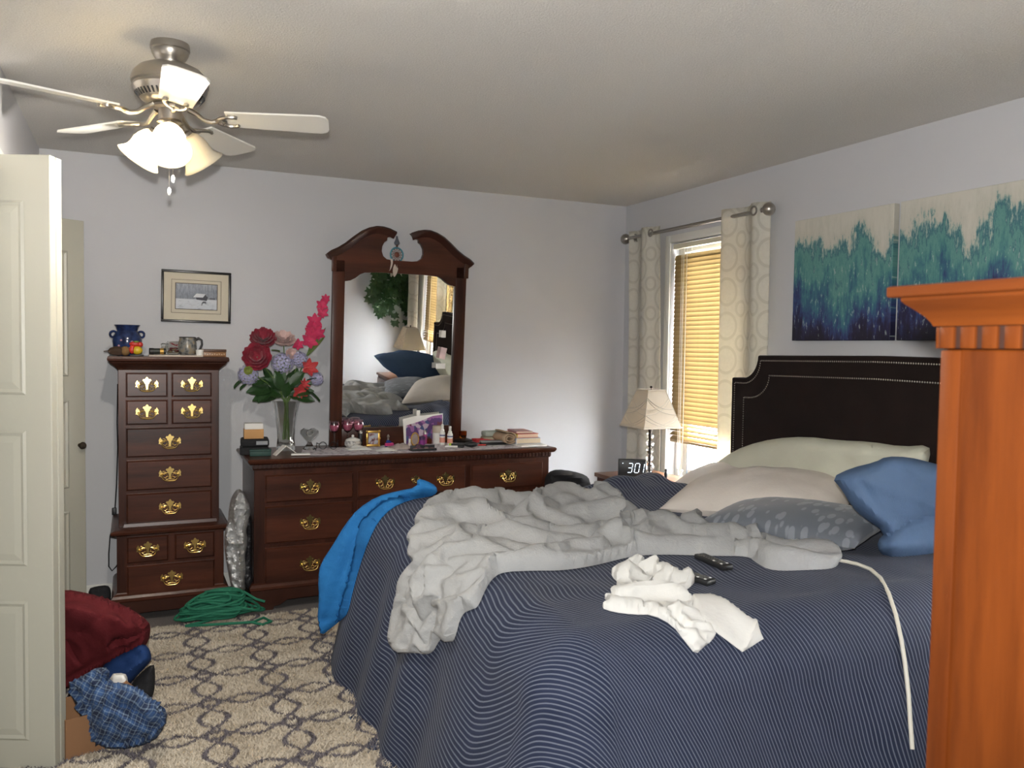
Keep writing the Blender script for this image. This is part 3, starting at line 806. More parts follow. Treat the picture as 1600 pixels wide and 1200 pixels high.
M_SHEET = plain('pale_green_sheet', (.50, .50, .40), .85, bump=(7, .25, .02))
t.part('mattress', MB().box(-2.08, -.168, -3.18, -1.40, .30, .615, .05), M_SHEET)
t.part('bed_base', MB().box(-2.08, -.18, -3.24, -1.39, .10, .298, .01), M_BLACKCLOTH)
for x in (-2.0, -.25):
    for y in (-3.15, -1.48): t.part('leg', MB().lathe([(.022, 0), (.03, .1)], (x, y, 0), 12), WD_E)

# comforter: a flat cloth mapped over the mattress edges
XFt, YN, YFa = -2.09, -3.12, -1.46
def prof(e, r, al, zt):
    if e < PI*r/2: return r*math.sin(e/r), r*(1-math.cos(e/r))
    s_ = e-PI*r/2; d = r+s_*math.cos(al); o = r+s_*math.sin(al)
    return o, d
def head_edge(q):
    a = max(0, min(1, (q+2.45)/.35)); a = a*a*(3-2*a)
    return -.20+(-.50)*a+.05*math.sin(q*9)*a
def comf(p, q):
    ex = max(XFt-p, 0); ey = YN-q if q < YN else (q-YFa if q > YFa else 0); sg = -1 if q < YN else 1
    bx, by = max(p, XFt), min(max(q, YN), YFa)
    f = (by-YN)/(YFa-YN)
    zt = .668+.030*f+.010*noise.noise(Vector((bx*2.1, by*2.1, 1)))+.006*noise.noise(Vector((bx*6, by*6, 4)))
    zt += .028*math.exp(-((bx+2.0)/.22)**2)*f                      # loft at the foot
    # crumpled far head corner
    cr = math.exp(-((bx+.80)/.30)**2-((by+1.48)/.22)**2); zt += cr*(.080+.030*noise.noise(Vector((bx*8, by*8, 2))))
    c2 = math.exp(-((bx+.68)/.16)**2-((by+1.75)/.30)**2); zt += c2*(.035+.035*noise.noise(Vector((bx*9, by*7, 6))))
    e = math.hypot(ex, ey)
    if e < 1e-6: return (p, q, zt)
    nx, ny = -ex/e, sg*ey/e
    r = .19; al = math.radians(15)
    o, d = prof(e, r, al, zt)
    hang = min(1, max(0, (d-.12)/.25))
    per = by*1.0-bx*1.0+math.atan2(ny*sg, -nx)*.35
    o += hang*(.018*math.sin(per*13+2*math.sin(per*3))+.014*noise.noise(Vector((per*4, d*3, 8))))
    # sag line on the long near side
    z = zt-d
    if z < .012: o += min(.04, (.012-z)*.6); z = .012+.004*(1+math.sin(per*30))*.5
    return (bx+nx*o, by+ny*o, z+.008*noise.noise(Vector((p*5, q*5, 11)))*(1-hang*.5)*(z > .03))
nu, nv = 150, 190; P = []; uv = []
for i in range(nu):
    a = i/(nu-1)
    for j in range(nv):
        q = -4.02+(-.72+4.02)*j/(nv-1); p = -2.95+(head_edge(q)+2.95)*a
        P.append(comf(p, q))
        b_ = max(0, YN+.22-q); b_ = b_*b_/(b_+.12); kp = .20+.95*math.exp(-(max(p, -2.1)+2.1)/.55)
        uv.append((p-b_*kp, q))
cmb = MB().grid(P, nu, nv, np.array(uv))
n = N('navy_striped_comforter'); v = n.node('ShaderNodeTexCoord').outputs['UV']; sx = n.node('ShaderNodeSeparateXYZ'); n.link(v, sx.inputs[0])
wob = n.math('MULTIPLY', n.noise(v, 3.0, 2), .05)
u_ = n.math('ADD', n.math('ADD', sx.outputs[0], n.math('MULTIPLY', sx.outputs[1], -.16)), wob)
fr_ = n.math('FRACT', n.math('DIVIDE', u_, .0162)); tri = n.math('ABSOLUTE', n.math('SUBTRACT', fr_, .5))
st = n.ramp(tri, [(.33, (0, 0, 0)), (.41, (1, 1, 1))])
c1 = n.ramp(n.noise(v, 9, 3), [(.3, (.011, .017, .042)), (.7, (.018, .025, .056))])
n.base(n.mix(st, c1, (.125, .14, .185))); n.set(rough=.8, sheen=.05, spec=.25); n.bump(n.math('MULTIPLY', tri, -1.0), .35, .004)
com = single('comforter', cmb, n.m, 'navy comforter with thin pale stripes spread over the bed', 'comforter', loc=(-1.2, HBC, 0))
so = com.modifiers.new('thickness', 'SOLIDIFY'); so.thickness = .012; so.offset = -1
BED = BVHTree.FromPolygons([Vector(p) for p in cmb.v], cmb.f)

# ------------------------------------------------------------------ tall wooden cabinet in the right foreground
ax, ay, o_ = -2.1, -4.21, .058
def az(x, y): return on(x, y, 'x', ax-.02)[2]
zs1 = on(1388, 458, 'x', ax-o_)[2]+.010
t = Thing('wooden_cabinet', 'tall reddish wooden cabinet end with a dentil cornice in the right foreground', 'cabinet', (ax+.5, ay-.13, 0))
cx0, cx1, cyb = ax, ax+1.05, YF+.005
zs = zs1
def mould4(prof, mat, nm, parent=None, angle=25):
    V = []; F = []; n = len(prof)
    for (o, z) in prof: V += [(cx0-o, cyb, z), (cx0-o, ay+o, z), (cx1+o, ay+o, z), (cx1+o, cyb, z)]
    for j in range(n-1):
        for k in range(4): F.append((j*4+k, j*4+(k+1) % 4, (j+1)*4+(k+1) % 4, (j+1)*4+k))
    F.append((0, 1, 2, 3)); F.append(tuple((n-1)*4+k for k in range(4)))
    return t.part(nm, MB().add(V, F), mat, parent, angle=angle)
mould4([(o_-.002, zs-.017), (o_, zs-.015), (o_, zs-.002), (o_-.003, zs)], CH_H, 'top_board')
mould4([(.012, zs-.060), (.014, zs-.055), (.020, zs-.046), (.030, zs-.036), (.040, zs-.027), (.044, zs-.022), (.044, zs-.0172)], CH_H, 'cornice')
mould4([(.0, zs-.094), (.006, zs-.092), (.006, zs-.060), (.012, zs-.0602)], plain('cherry_dark', (.03, .009, .004), .6), 'frieze', angle=20)
me = mesh_of('dentil', MB().box(-.008, 0, -.0112, .0112, -.016, .016, .0015), CH_V)
y = ay-.008
while y > cyb+.01:
    t.inst('dentil', me, loc=(cx0-.006, y-.004, zs-.077)); y -= .0335
me2 = mesh_of('dentil', MB().box(-.0112, .0112, 0, .008, -.016, .016, .0015), CH_V)
x = cx0+.008
while x < cx1-.01:
    t.inst('dentil', me2, loc=(x, ay+.006, zs-.077)); x += .0335
t.part('body', MB().box(cx0, cx1, cyb, ay, .09, zs-.094, .003), CH_V, smooth=False)
t.part('corner_stile', MB().box(cx0-.005, cx0+.02, ay-.030, ay+.004, .09, zs-.095, .003), CH_V)
for i in range(2):
    d = t.part('door', MB().box(cx0+.06+i*.47, cx0+.51+i*.47, ay+.001, ay+.016, .14, zs-.13, .004), CH_V)
    t.part('knob', MB().lathe([(.006, 0), (.005, .012), (.012, .02), (.010, .028), (.003, .03)], (cx0+.485+i*.07, ay+.016, .8), 12, 'y'), M_BRASS, d)
t.part('base_moulding', MB().box(cx0-.015, cx1+.015, cyb, ay+.015, 0, .09, .006), CH_H)

# ------------------------------------------------------------------ nightstands, lamps, clock
def nightstand(y0, y1, label, h=.645):
    x0, x1 = -.53, -.12
    t = Thing('nightstand', label, 'nightstand', ((x0+x1)/2, (y0+y1)/2, 0), group='bedside nightstands')
    t.part('top_board', MB().box(x0-.015, x1, y0-.012, y1+.012, h-.025, h, .004), wood('light_walnut', (.09, .035, .018), (.20, .09, .045), 'y') if 'light_walnut' not in MATS else MATS['light_walnut'])
    t.part('case', MB().box(x0, x1, y0, y1, .12, h-.025, .003), WD_V, smooth=False)
    for i, (a, b) in enumerate(((.16, .36), (.38, h-.05))):
        m = MB().box(x0-.014, x0, y0+.02, y1-.02, a, b, .004); d = t.part('drawer', m, WD_H)
        t.part('knob', MB().lathe([(.006, 0), (.005, -.012), (.012, -.02), (.010, -.028), (.003, -.03)], (x0-.014, (y0+y1)/2, (a+b)/2), 12, 'x'), M_BRASS, d)
    for x in (x0+.03, x1-.03):
        for y in (y0+.03, y1-.03): t.part('leg', MB().box(x-.02, x+.02, y-.02, y+.02, 0, .12, .003), WD_V)
nightstand(-1.05, -.56, 'wooden nightstand under the lamp and digital clock by the blind')
nightstand(-3.98, -3.53, 'wooden nightstand on the far side of the bed beyond the pillows')
def shade_build(n):
    v = n.coord('Object'); return n.ramp(n.noise(v, 5, 3), [(.3, (.60, .55, .47)), (.7, (.68, .63, .55))])
M_SHADE = translucent('cream_lampshade', None, (.75, .62, .42), .25, .8, build=shade_build)
def lamp(x, y, label, h=.645):
    t = Thing('table_lamp', label, 'lamp', (x, y, h), group='crystal bedside lamps', local=True)
    t.part('base', MB().lathe([(.055, 0), (.055, .008), (.045, .014), (.018, .02), (.012, .03)], n=24), plain('chrome', (.7, .7, .7), .12, 1))
    for z, r in ((.058, .030), (.112, .026), (.160, .024), (.205, .027), (.250, .024)):
        t.part('crystal_ball', MB().sphere((0, 0, z), r, 8, 6), M_GLASS, smooth=False)
    st = t.part('stem', MB().tube([(0, 0, .02), (0, 0, .335)], .006, 8).lathe([(.010, .27), (.014, .285), (.014, .315), (.008, .325)], n=12), plain('dark_bronze', (.03, .022, .018), .4, .8))
    zb, zt = .305, .535; b, a = .135, .063
    m = MB(); V = []; F = []
    for z, s_ in ((zb, b), (zb+.010, b-.001), (zb+.08, b-.025), (zb+.15, b-.047), (zt-.006, a), (zt, a)):
        V += [(-s_, -s_, z), (s_, -s_, z), (s_, s_, z), (-s_, s_, z)]
    for j in range(5):
        for k in range(4): F.append((j*4+k, j*4+(k+1) % 4, (j+1)*4+(k+1) % 4, (j+1)*4+k))
    sh = t.part('shade', m.add(V, F), M_SHADE, smooth=False)
    so = sh.modifiers.new('thickness', 'SOLIDIFY'); so.thickness = .002
    tr = MB()
    for s_, z, r in ((b, zb+.003, .004), (a, zt, .003)):
        tr.tube([(-s_, -s_, z), (s_, -s_, z), (s_, s_, z), (-s_, s_, z), (-s_, -s_, z)], r, 6)
    for sx_, sy_ in ((-1, -1), (1, -1), (1, 1), (-1, 1)): tr.tube([(sx_*b, sy_*b, zb), (sx_*(b-.025), sy_*(b-.025), zb+.08), (sx_*(b-.047), sy_*(b-.047), zb+.15), (sx_*a, sy_*a, zt)], .002, 6)
    # gathered pleats crossing the faces
    t.part('trim', tr, plain('cream_trim', (.55, .50, .42), .8), sh)
    pl = MB()
    for s_ in (-1, 1):
        for q in (0, 1):
            def face(u, vv):
                w_ = b+(a-b)*vv; z = zb+(zt-zb)*vv; off = w_+.001
                return (u*w_, -off, z) if q == 0 else (-off, u*w_, z)
            for (u0, v0, u1, v1) in ((-1, .25, 1, .05), (-1, .75, 1, .35), (-1, .05, 1, .35), (-1, .5, 1, .8)):
                pl.tube([face(s_*(u0+(u1-u0)*k/6), v0+(v1-v0)*k/6-.10*math.sin(PI*k/6)) for k in range(7)], .0022, 5)
    t.part('pleat', pl, plain('cream_trim', (.55, .50, .42), .8), sh)
    t.part('finial', MB().sphere((0, 0, zt+.016), .008, 10, 8).tube([(0, 0, .32), (0, 0, zt+.01)], .002, 6).tube([(-a, 0, zt), (a, 0, zt)], .0015, 5), plain('dark_bronze', (.03, .022, .018), .4, .8))
    return t
lamp(-.30, -.80, 'table lamp with a square cream shade and stacked crystal balls by the blind')
lamp(-.30, -3.66, 'table lamp with a square cream shade reflected in the dresser mirror')

cpos = on(1002, 748, 'z', .646); cpos = np.array([-.44, -.82, .646])
t = Thing('alarm_clock', 'black digital alarm clock with white numerals on the nightstand', 'clock', cpos, (0, 0, math.radians(-28)), local=True)
t.part('case', MB().box(-.083, .083, -.02, .03, 0, .112, .004), M_BLACK)
n = N('lit_digits'); n.b.inputs['Emission Color'].default_value = (.75, .88, 1, 1); n.b.inputs['Emission Strength'].default_value = .9; n.base((.3, .35, .4)); M_DIG = n.m
SEG = {'a': ((0, 1), (1, 1)), 'b': ((1, 1), (1, .5)), 'c': ((1, .5), (1, 0)), 'd': ((0, 0), (1, 0)), 'e': ((0, 0), (0, .5)), 'f': ((0, .5), (0, 1)), 'g': ((0, .5), (1, .5))}
for x0, segs in ((-.030, 'abgcd'), (.012, 'abcdef'), (.040, 'bc')):
    m = MB()
    for s_ in segs:
        (u0, v0), (u1, v1) = SEG[s_]; ww, hh = .026, .056
        A = (x0+u0*ww+v0*.008, v0*hh+.034); B = (x0+u1*ww+v1*.008, v1*hh+.034)
        dx, dz = B[0]-A[0], B[1]-A[1]; L = math.hypot(dx, dz); tx, tz = dx/L, dz/L; nx, nz_ = -tz*.0019, tx*.0019
        A = (A[0]+tx*.003, A[1]+tz*.003); B = (B[0]-tx*.003, B[1]-tz*.003)
        m.prism([(A[0]+nx, A[1]+nz_), (A[0]-nx, A[1]-nz_), (B[0]-nx, B[1]-nz_), (B[0]+nx, B[1]+nz_)], -.0212, -.0203)
    t.part('digit', m, M_DIG, smooth=False)
t.part('indicator', MB().box(-.060, -.054, -.0212, -.0203, .088, .092), M_DIG)
fp = np.array([-.30, -.975, .646])
t = Thing('figurine', 'tiny dark standing figurine on the nightstand edge', 'figurine', fp, local=True)
t.part('body', MB().lathe([(.013, 0), (.012, .004), (.006, .01), (.010, .03), (.011, .04), (.005, .052)], n=12), M_BLACK)
t.part('head', MB().sphere((0, 0, .060), .0085, 10, 8, (1, 1, 1.15)), M_BLACK)

# ------------------------------------------------------------------ canvases
def art(name, seed):
    n = N(name); v = n.coord('Object'); sx = n.node('ShaderNodeSeparateXYZ'); n.link(v, sx.inputs[0])
    z = n.math('DIVIDE', sx.outputs[2], .625)
    def nz(sc, det=5, r=.65, off=0):
        tc = n.node('ShaderNodeTexCoord'); mp = n.node('ShaderNodeMapping'); mp.inputs['Scale'].default_value = sc; mp.inputs['Location'].default_value = (0, seed*13.7+off, seed*5.1+off)
        n.link(tc.outputs['Object'], mp.inputs[0]); return n.noise(mp.outputs[0], 1, det, r)
    streak = nz((1, 26, 5)); blob = nz((1, 6, 3), 3, .5, 3); fine = nz((1, 60, 18), 4, .7, 9)
    k = n.math('ADD', z, n.math('MULTIPLY', n.math('SUBTRACT', streak, .5), .55))
    k = n.math('ADD', k, n.math('MULTIPLY', n.math('SUBTRACT', blob, .5), 1.0))
    k = n.math('ADD', k, n.math('MULTIPLY', n.math('SUBTRACT', fine, .5), .55))
    c = n.ramp(k, [(.0, (.008, .006, .022)), (.14, (.016, .014, .060)), (.24, (.028, .045, .15)), (.36, (.035, .12, .19)), (.48, (.07, .22, .22)), (.58, (.12, .29, .26)), (.66, (.035, .14, .18)), (.72, (.22, .34, .31)), (.77, (.50, .49, .42)), (1, (.57, .55, .48))])
    c2 = n.mix(n.math('MULTIPLY', n.math('GREATER_THAN', fine, .62), .55), c, (.42, .50, .46))
    n.base(n.mix(n.math('LESS_THAN', z, .62), c, c2)); n.set(rough=.55); n.bump(fine, .3, .002); return n.m
for i, (ya, yb_, z0, lb) in enumerate(((-2.328, -1.706, 1.483, 'teal and navy abstract canvas nearer the curtain, its full width in view'), (-2.985, -2.362, 1.483, 'teal and navy abstract canvas cut off by the right edge and the cabinet'))):
    t = Thing('canvas_painting', lb, 'painting', (-.004, (ya+yb_)/2, z0), group='pair of abstract canvases', local=True)
    hw_ = (yb_-ya)/2
    t.part('canvas', MB().box(-.036, 0, -hw_, hw_, 0, .625, .003), art('abstract_paint_%d' % (i+1), i+1), smooth=False)
    t.part('stretcher', MB().box(0, .003, -hw_+.03, hw_-.03, .03, .595), plain('pine', (.5, .36, .2), .7))

# ------------------------------------------------------------------ ceiling fan
FX, FY = -3.078, -1.966
t = Thing('ceiling_fan', 'brushed nickel ceiling fan with five white blades and three frosted lamp shades', 'ceiling fan', (FX, FY, H), local=True)
def zz(z): return z-H
t.part('canopy', MB().lathe([(.062, 0), (.064, -.010), (.064, -.022), (.060, -.026), (.060, -.034), (.050, -.052), (.042, -.062), (.040, -.075)], n=32), M_NICKEL)
mo = t.part('motor_housing', MB().lathe([(.040, zz(2.372)), (.070, zz(2.366)), (.100, zz(2.352)), (.118, zz(2.332)), (.125, zz(2.312)), (.124, zz(2.300)), (.118, zz(2.296)), (.118, zz(2.290)), (.120, zz(2.286)), (.112, zz(2.268)), (.094, zz(2.246)), (.075, zz(2.236)), (.040, zz(2.232))], n=40), M_NICKEL)
vs_ = mesh_of('vent_slot', MB().box(-.0015, .0015, -.003, .003, -.011, .011, .0008), M_BLACK)
for k in range(44):
    a = 2*PI*k/44; r = .1045
    t.inst('vent_slot', vs_, mo, loc=(r*math.cos(a), r*math.sin(a), zz(2.258)), rot=(0, math.radians(40), a) if True else 0)
t.part('lamp_fitter', MB().lathe([(.030, zz(2.232)), (.055, zz(2.231)), (.056, zz(2.222)), (.038, zz(2.218)), (.0375, zz(2.182)), (.041, zz(2.178)), (.045, zz(2.172)), (.032, zz(2.160)), (.026, zz(2.150)), (.028, zz(2.136)), (.018, zz(2.126)), (.004, zz(2.122))], n=28), M_NICKEL)
M_BLADE = plain('white_blade', (.74, .72, .66), .35)
ph0 = -15.4
bl = MB(); out = []
R0, R1, wI, wO = .185, .530, .052, .066
pts = [(R0, -wI)]+[(R0+(R1-.03-R0)*k/4, -(wI+(wO-wI)*k/4)) for k in range(1, 5)]+[(R1-.008, -wO+.012), (R1, -wO+.035), (R1, wO-.035), (R1-.008, wO-.012)]+[(R0+(R1-.03-R0)*k/4, (wI+(wO-wI)*k/4)) for k in range(4, 0, -1)]+[(R0, wI)]
bl.prism(pts, -.003, .003, 'xy')
me_bl = mesh_of('blade', bl, M_BLADE, smooth=False)
arm = MB()
arm.tube([(.060, 0, .026), (.085, 0, .012), (.110, 0, -.008), (.135, 0, -.014), (.155, 0, -.010)], [.011, .009, .008, .008, .009], 8)
for s in (-1, 1):
    arm.tube([(.150, 0, -.010), (.168, s*.022, -.010), (.190, s*.034, -.009), (.212, s*.034, -.008), (.222, s*.028, -.007)], [.008, .0075, .0065, .0065, .007], 8)
    arm.lathe([(.006, -.012), (.006, -.004), (.004, .007)], (.216, s*.033, 0), 8)
arm.tube([(.168, -.022, -.009), (.182, 0, -.009), (.168, .022, -.009)], .005, 6)
me_arm = mesh_of('blade_arm', arm, M_NICKEL)
for k in range(5):
    a = math.radians(ph0+72*k)
    b = t.inst('blade', me_bl, loc=(0, 0, zz(2.197)), rot=Vector((math.radians(12), 0, 0)).to_tuple())
    b.rotation_euler = (Matrix.Rotation(a, 4, 'Z') @ Matrix.Rotation(math.radians(-11), 4, 'X')).to_euler()
    t.inst('blade_arm', me_arm, b)
# lamp shades
def sg(n):
    v = n.coord('Object'); return n.ramp(n.noise(v, 12, 3), [(.3, (.74, .70, .60)), (.7, (.84, .80, .70))])
M_FROST = translucent('frosted_shade', None, (.9, .84, .70), .5, .5, build=sg)
n = N('lit_bulb'); n.b.inputs['Emission Color'].default_value = (1, .86, .66, 1); n.b.inputs['Emission Strength'].default_value = 120; M_BULB = n.m
n = N('unlit_bulb'); n.base((.82, .80, .74)); n.set(rough=.3); M_BULB0 = n.m
for k, (ang, lit) in enumerate(((-95, True), (25, False), (145, True))):
    a = math.radians(ang); tl = math.radians(40)      # tilt from straight down
    Mx = Matrix.Translation((.030*math.cos(a), .030*math.sin(a), zz(2.166))) @ Matrix.Rotation(a, 4, 'Z') @ Matrix.Rotation(-tl, 4, 'Y')
    ar = t.part('lamp_arm', MB().lathe([(.013, .012), (.013, -.02), (.026, -.026), (.028, -.040), (.027, -.044)], n=20).xf(Mx), M_NICKEL)
    pr = [(.026, -.038), (.036, -.048), (.046, -.068), (.050, -.088), (.050, -.104), (.053, -.120), (.062, -.134), (.073, -.146)]
    sh = t.part('shade', MB().lathe(pr, n=32, capb=False, capt=False).xf(Mx), M_FROST, ar)
    so = sh.modifiers.new('thickness', 'SOLIDIFY'); so.thickness = .003
    t.part('bulb', MB().lathe([(.012, -.045), (.014, -.060), (.022, -.074), (.026, -.088), (.022, -.102), (.012, -.110), (.003, -.113)], n=16).xf(Mx), M_BULB if lit else M_BULB0, sh)
    if lit:
        p = Mx @ Vector((0, 0, -.134)); light('fan_bulb_light', 'POINT', (FX+p.x, FY+p.y, H+p.z), 9, (1, .94, .86), .018)
for i, (dx, dy, zl) in enumerate(((.006, -.045, 1.968), (-.006, -.043, 1.925))):
    ch = MB(); z = zz(2.15); 
    ch.tube([(dx, dy, zz(2.15)), (dx, dy, zz(zl+.02))], .0011, 5)
    c = t.part('pull_chain', ch, M_NICKEL)
    t.part('pull_knob', MB().lathe([(.002, .014), (.005, .010), (.0062, 0), (.005, -.010), (.002, -.013)], (dx, dy, zz(zl+.008)), 10), M_WHITEP, c)
# ------------------------------------------------------------------ pillows
def pillow(name, label, w_, h, th, Mx, mat, seed=0, wr=.012, flange=0, dent=0, nu=44, nv=34, pinch=.10):
    """w_ x h cushion in its own xy plane, filled in z"""
    def pt(i, j, side):
        u = -1+2*i/(nu-1); v = -1+2*j/(nv-1)
        eu, ev = 1-abs(u)**2.0, 1-abs(v)**2.0
        t_ = (max(eu, 0)*max(ev, 0))**.50
        x = w_/2*u*(1-pinch*(1-abs(v)**2)*0-pinch*(1-v*v)*abs(u)**3*.5)
        y = h/2*v*(1-pinch*(1-u*u)*abs(v)**3*.5)
        n1 = noise.noise(Vector((x*5+seed*3.3, y*5, seed+side*.7)))+.5*noise.noise(Vector((x*12+seed, y*12, seed*2)))
        rad = .55*noise.noise(Vector((math.atan2(v, u)*3, seed, 4)))*(u*u+v*v)
        z = side*th/2*t_+(wr*n1+wr*rad)*(t_*.8+.1)
        if dent: z -= dent*math.exp(-((u-.1)/.5)**2-((v)/.5)**2)*(side > 0)
        return Mx @ Vector((x, y, z))
    m = MB(); P = [pt(i, j, 1) for i in range(nu) for j in range(nv)]; Q = [pt(i, j, -1) for i in range(nu) for j in range(nv)]
    uv = [(w_*i/(nu-1), h*j/(nv-1)) for i in range(nu) for j in range(nv)]
    m.grid([tuple(p) for p in P], nu, nv); m.grid([tuple(p) for p in Q], nu, nv)
    # stitch
    n0 = nu*nv; ring_ = [i*nv for i in range(nu)]+[(nu-1)*nv+j for j in range(1, nv)]+[i*nv+nv-1 for i in range(nu-2, -1, -1)]+[j for j in range(nv-2, 0, -1)]
    for a, b in zip(ring_, ring_[1:]+ring_[:1]): m.f.append((a, b, b+n0, a+n0))
    m.uv = np.array(uv+uv)
    o = single(name, m, mat, label, 'pillow', group='pillows on the bed'); return o
def place(c, xdir, up, ):
    x = Vector(xdir).normalized(); u = Vector(up); y = (u-x*u.dot(x)).normalized(); z = x.cross(y)
    return Matrix(((x.x, y.x, z.x, c[0]), (x.y, y.y, z.y, c[1]), (x.z, y.z, z.z, c[2]), (0, 0, 0, 1)))
def fabric(name, c, c2=None, wr=6, st=.3, rough=.85):
    n = N(name); v = n.coord('Object'); n.base(n.ramp(n.noise(v, 4, 4), [(.3, c2 or tuple(x*.9 for x in c)), (.7, c)])); n.set(rough=rough, spec=.2)
    a = n.math('ADD', n.noise(v, wr, 4, .6), n.math('MULTIPLY', n.noise(v, 240, 2), .12)); n.bump(a, st, .02); MATS[name] = n.m; return n.m
F_GREEN = fabric('pale_green_cotton', (.56, .56, .46)); F_WHITE = fabric('cream_cotton', (.62, .57, .52)); F_BLUE = fabric('denim_blue_cotton', (.085, .14, .245), st=.4)
n = N('grey_leaf_fabric'); v = n.node('ShaderNodeTexCoord').outputs['UV']
mp = n.node('ShaderNodeMapping'); mp.inputs['Scale'].default_value = (30, 15, 1); mp.inputs['Rotation'].default_value = (0, 0, .6); n.link(v, mp.inputs[0])
vo = n.node('ShaderNodeTexVoronoi', feature='F1'); vo.inputs['Scale'].default_value = 1.0; vo.inputs['Randomness'].default_value = .75; n.link(mp.outputs[0], vo.inputs['Vector'])
n.base(n.ramp(vo.outputs['Distance'], [(.40, (.20, .22, .25)), (.46, (.11, .125, .15))])); n.set(rough=.6, sheen=.2); F_LEAF = n.m
# pillows: green against the headboard, cream ones, leaf-patterned, blue
def xpl(v): return lambda x, y: on(x, y, 'x', v)
def pill(name, mb, mat, label): return single(name, mb, mat, label, 'pillow', group='pillows on the bed')
gp_ = [(1082, 772), (1100, 742), (1130, 714), (1165, 696), (1210, 685), (1260, 682), (1310, 688), (1360, 690), (1410, 698), (1452, 695), (1454, 715), (1440, 745), (1410, 778), (1330, 790), (1200, 785), (1110, 788)]
pill('pillow', puff(gp_, 7, xpl(-.315), .10, [([(1200, 700), (1290, 720), (1330, 740)], 12, -.012), ([(1330, 700), (1400, 712), (1445, 700)], 8, .012), ([(1290, 695), (1340, 735)], 5, -.010), ([(1360, 705), (1380, 740)], 6, -.010)], (.012, .03), 26, 1, .8), F_GREEN, 'big pale green pillow standing against the headboard')
pillow('pillow', 'pale cream pillow beside the blind, half hidden by the green one', .62, .44, .20, place((-.36, -1.56, .725), (.16, -1, .22), (.9, 0, .35)), F_WHITE, 2, .010)
pillow('pillow', 'cream white pillow lying flat in front of the green one', .80, .50, .24, place((-.60, -2.15, .765), (.50, -.87, .07), (.87, .50, .16)), F_WHITE, 3, .012)
pillow('pillow', 'grey cushion with a paler leaf pattern lying beside the throw', .70, .42, .17, place((-.76, -2.50, .728), (.33, -.94, .05), (.94, .3, .13)), F_LEAF, 4, .008, pinch=.16)
bp_ = [(1299, 746), (1330, 731), (1368, 722), (1384, 713), (1420, 714), (1452, 722), (1482, 730), (1495, 800), (1480, 872), (1440, 880), (1395, 877), (1374, 864), (1370, 846), (1384, 832), (1345, 806), (1330, 790), (1316, 766)]
pill('pillow', puff(bp_, 6, lambda x, y: on(x, y, 'y', -2.86), .10, [([(1330, 740), (1400, 770), (1470, 790)], 10, .02), ([(1375, 845), (1420, 815), (1475, 800)], 5, -.035), ([(1400, 850), (1450, 850)], 16, .035), ([(1310, 755), (1350, 785), (1390, 825)], 8, .02), ([(1340, 745), (1375, 800)], 5, -.012), ([(1400, 725), (1440, 760)], 5, -.015)], (.014, .03), 22, 1, .8), F_BLUE, 'crumpled denim blue pillow slumped beside the wooden cabinet')

# ------------------------------------------------------------------ throw, sweater, tissues on the bed
F_FLEECE = fabric('grey_fleece', (.38, .385, .385), (.34, .345, .345), 11, .55, .95)
thr = [(622, 1022), (624, 962), (632, 935), (632, 905), (648, 885), (642, 862), (645, 835), (655, 805), (678, 787), (720, 778), (772, 777), (800, 783), (822, 787), (850, 778), (885, 771), (905, 775), (922, 783), (930, 758), (945, 772), (968, 778), (985, 795), (1005, 820), (1012, 818), (1030, 814), (1070, 818), (1090, 803), (1110, 828), (1140, 832), (1165, 822), (1195, 808), (1222, 810), (1240, 828), (1243, 855), (1290, 857), (1312, 872), (1308, 890), (1265, 892), (1205, 894), (1180, 880), (1170, 870), (1110, 870), (1060, 868), (1010, 868), (980, 872), (930, 885), (880, 893), (830, 893), (785, 895), (770, 905), (760, 920), (748, 950), (738, 953), (722, 960), (712, 1000), (705, 1004), (695, 995), (688, 1000), (675, 1024), (650, 1020)]
L = [([(655, 860), (668, 820), (705, 795), (770, 785)], 16, .020), ([(690, 905), (712, 850), (740, 815), (760, 806)], 9, .022), ([(745, 808), (790, 835), (815, 848), (832, 845), (826, 815), (835, 795)], 7, .030),
     ([(835, 800), (880, 785), (915, 795)], 16, .030), ([(840, 845), (890, 825), (945, 820)], 8, -.012), ([(770, 895), (830, 880), (920, 868), (975, 845)], 7, .024), ([(815, 890), (900, 880), (985, 860)], 4, -.010),
     ([(930, 765), (940, 790), (962, 800), (975, 825), (960, 850)], 9, .045), ([(1000, 815), (1002, 840), (985, 862)], 8, .034), ([(955, 790), (985, 800), (1000, 835)], 4, -.012),
     ([(690, 905), (685, 930), (672, 940), (665, 915), (690, 890)], 6, .030), ([(677, 930), (684, 905)], 3, -.022), ([(690, 945), (738, 947)], 5, .014), ([(640, 940), (665, 985), (690, 990)], 7, .016), ([(628, 960), (632, 1010)], 6, .012), ([(648, 968), (676, 1005)], 4, -.010),
     ([(690, 955), (680, 1010)], 4, -.012), ([(1010, 830), (1060, 828), (1095, 815)], 12, .030), ([(1005, 848), (1080, 850), (1170, 858)], 4, -.014), ([(1005, 860), (1090, 862), (1170, 864)], 6, .014), ([(1085, 845), (1130, 842), (1190, 820)], 7, .022),
     ([(1200, 812), (1228, 822), (1235, 850)], 11, .050), ([(1180, 850), (1190, 835), (1215, 830)], 5, .02), ([(1178, 845), (1185, 868), (1210, 885), (1250, 888)], 9, .024), ([(1195, 845), (1225, 850), (1250, 862)], 4, -.016), ([(1250, 868), (1300, 872)], 8, .016), ([(1203, 832), (1206, 848)], 3, -.02)]
single('throw_blanket', drape(thr, 3.4, BED, .024, 9, [(a, w_*1.2, h*.75) for a, w_, h in L], (.005, .05), rounds=2, slack=.085, bend=.55), F_FLEECE, 'pale grey fleece throw crumpled across the bed and over its foot', 'blanket')
F_SWEAT = fabric('bright_blue_knit', (.022, .165, .42), (.016, .125, .34), 14, .35)
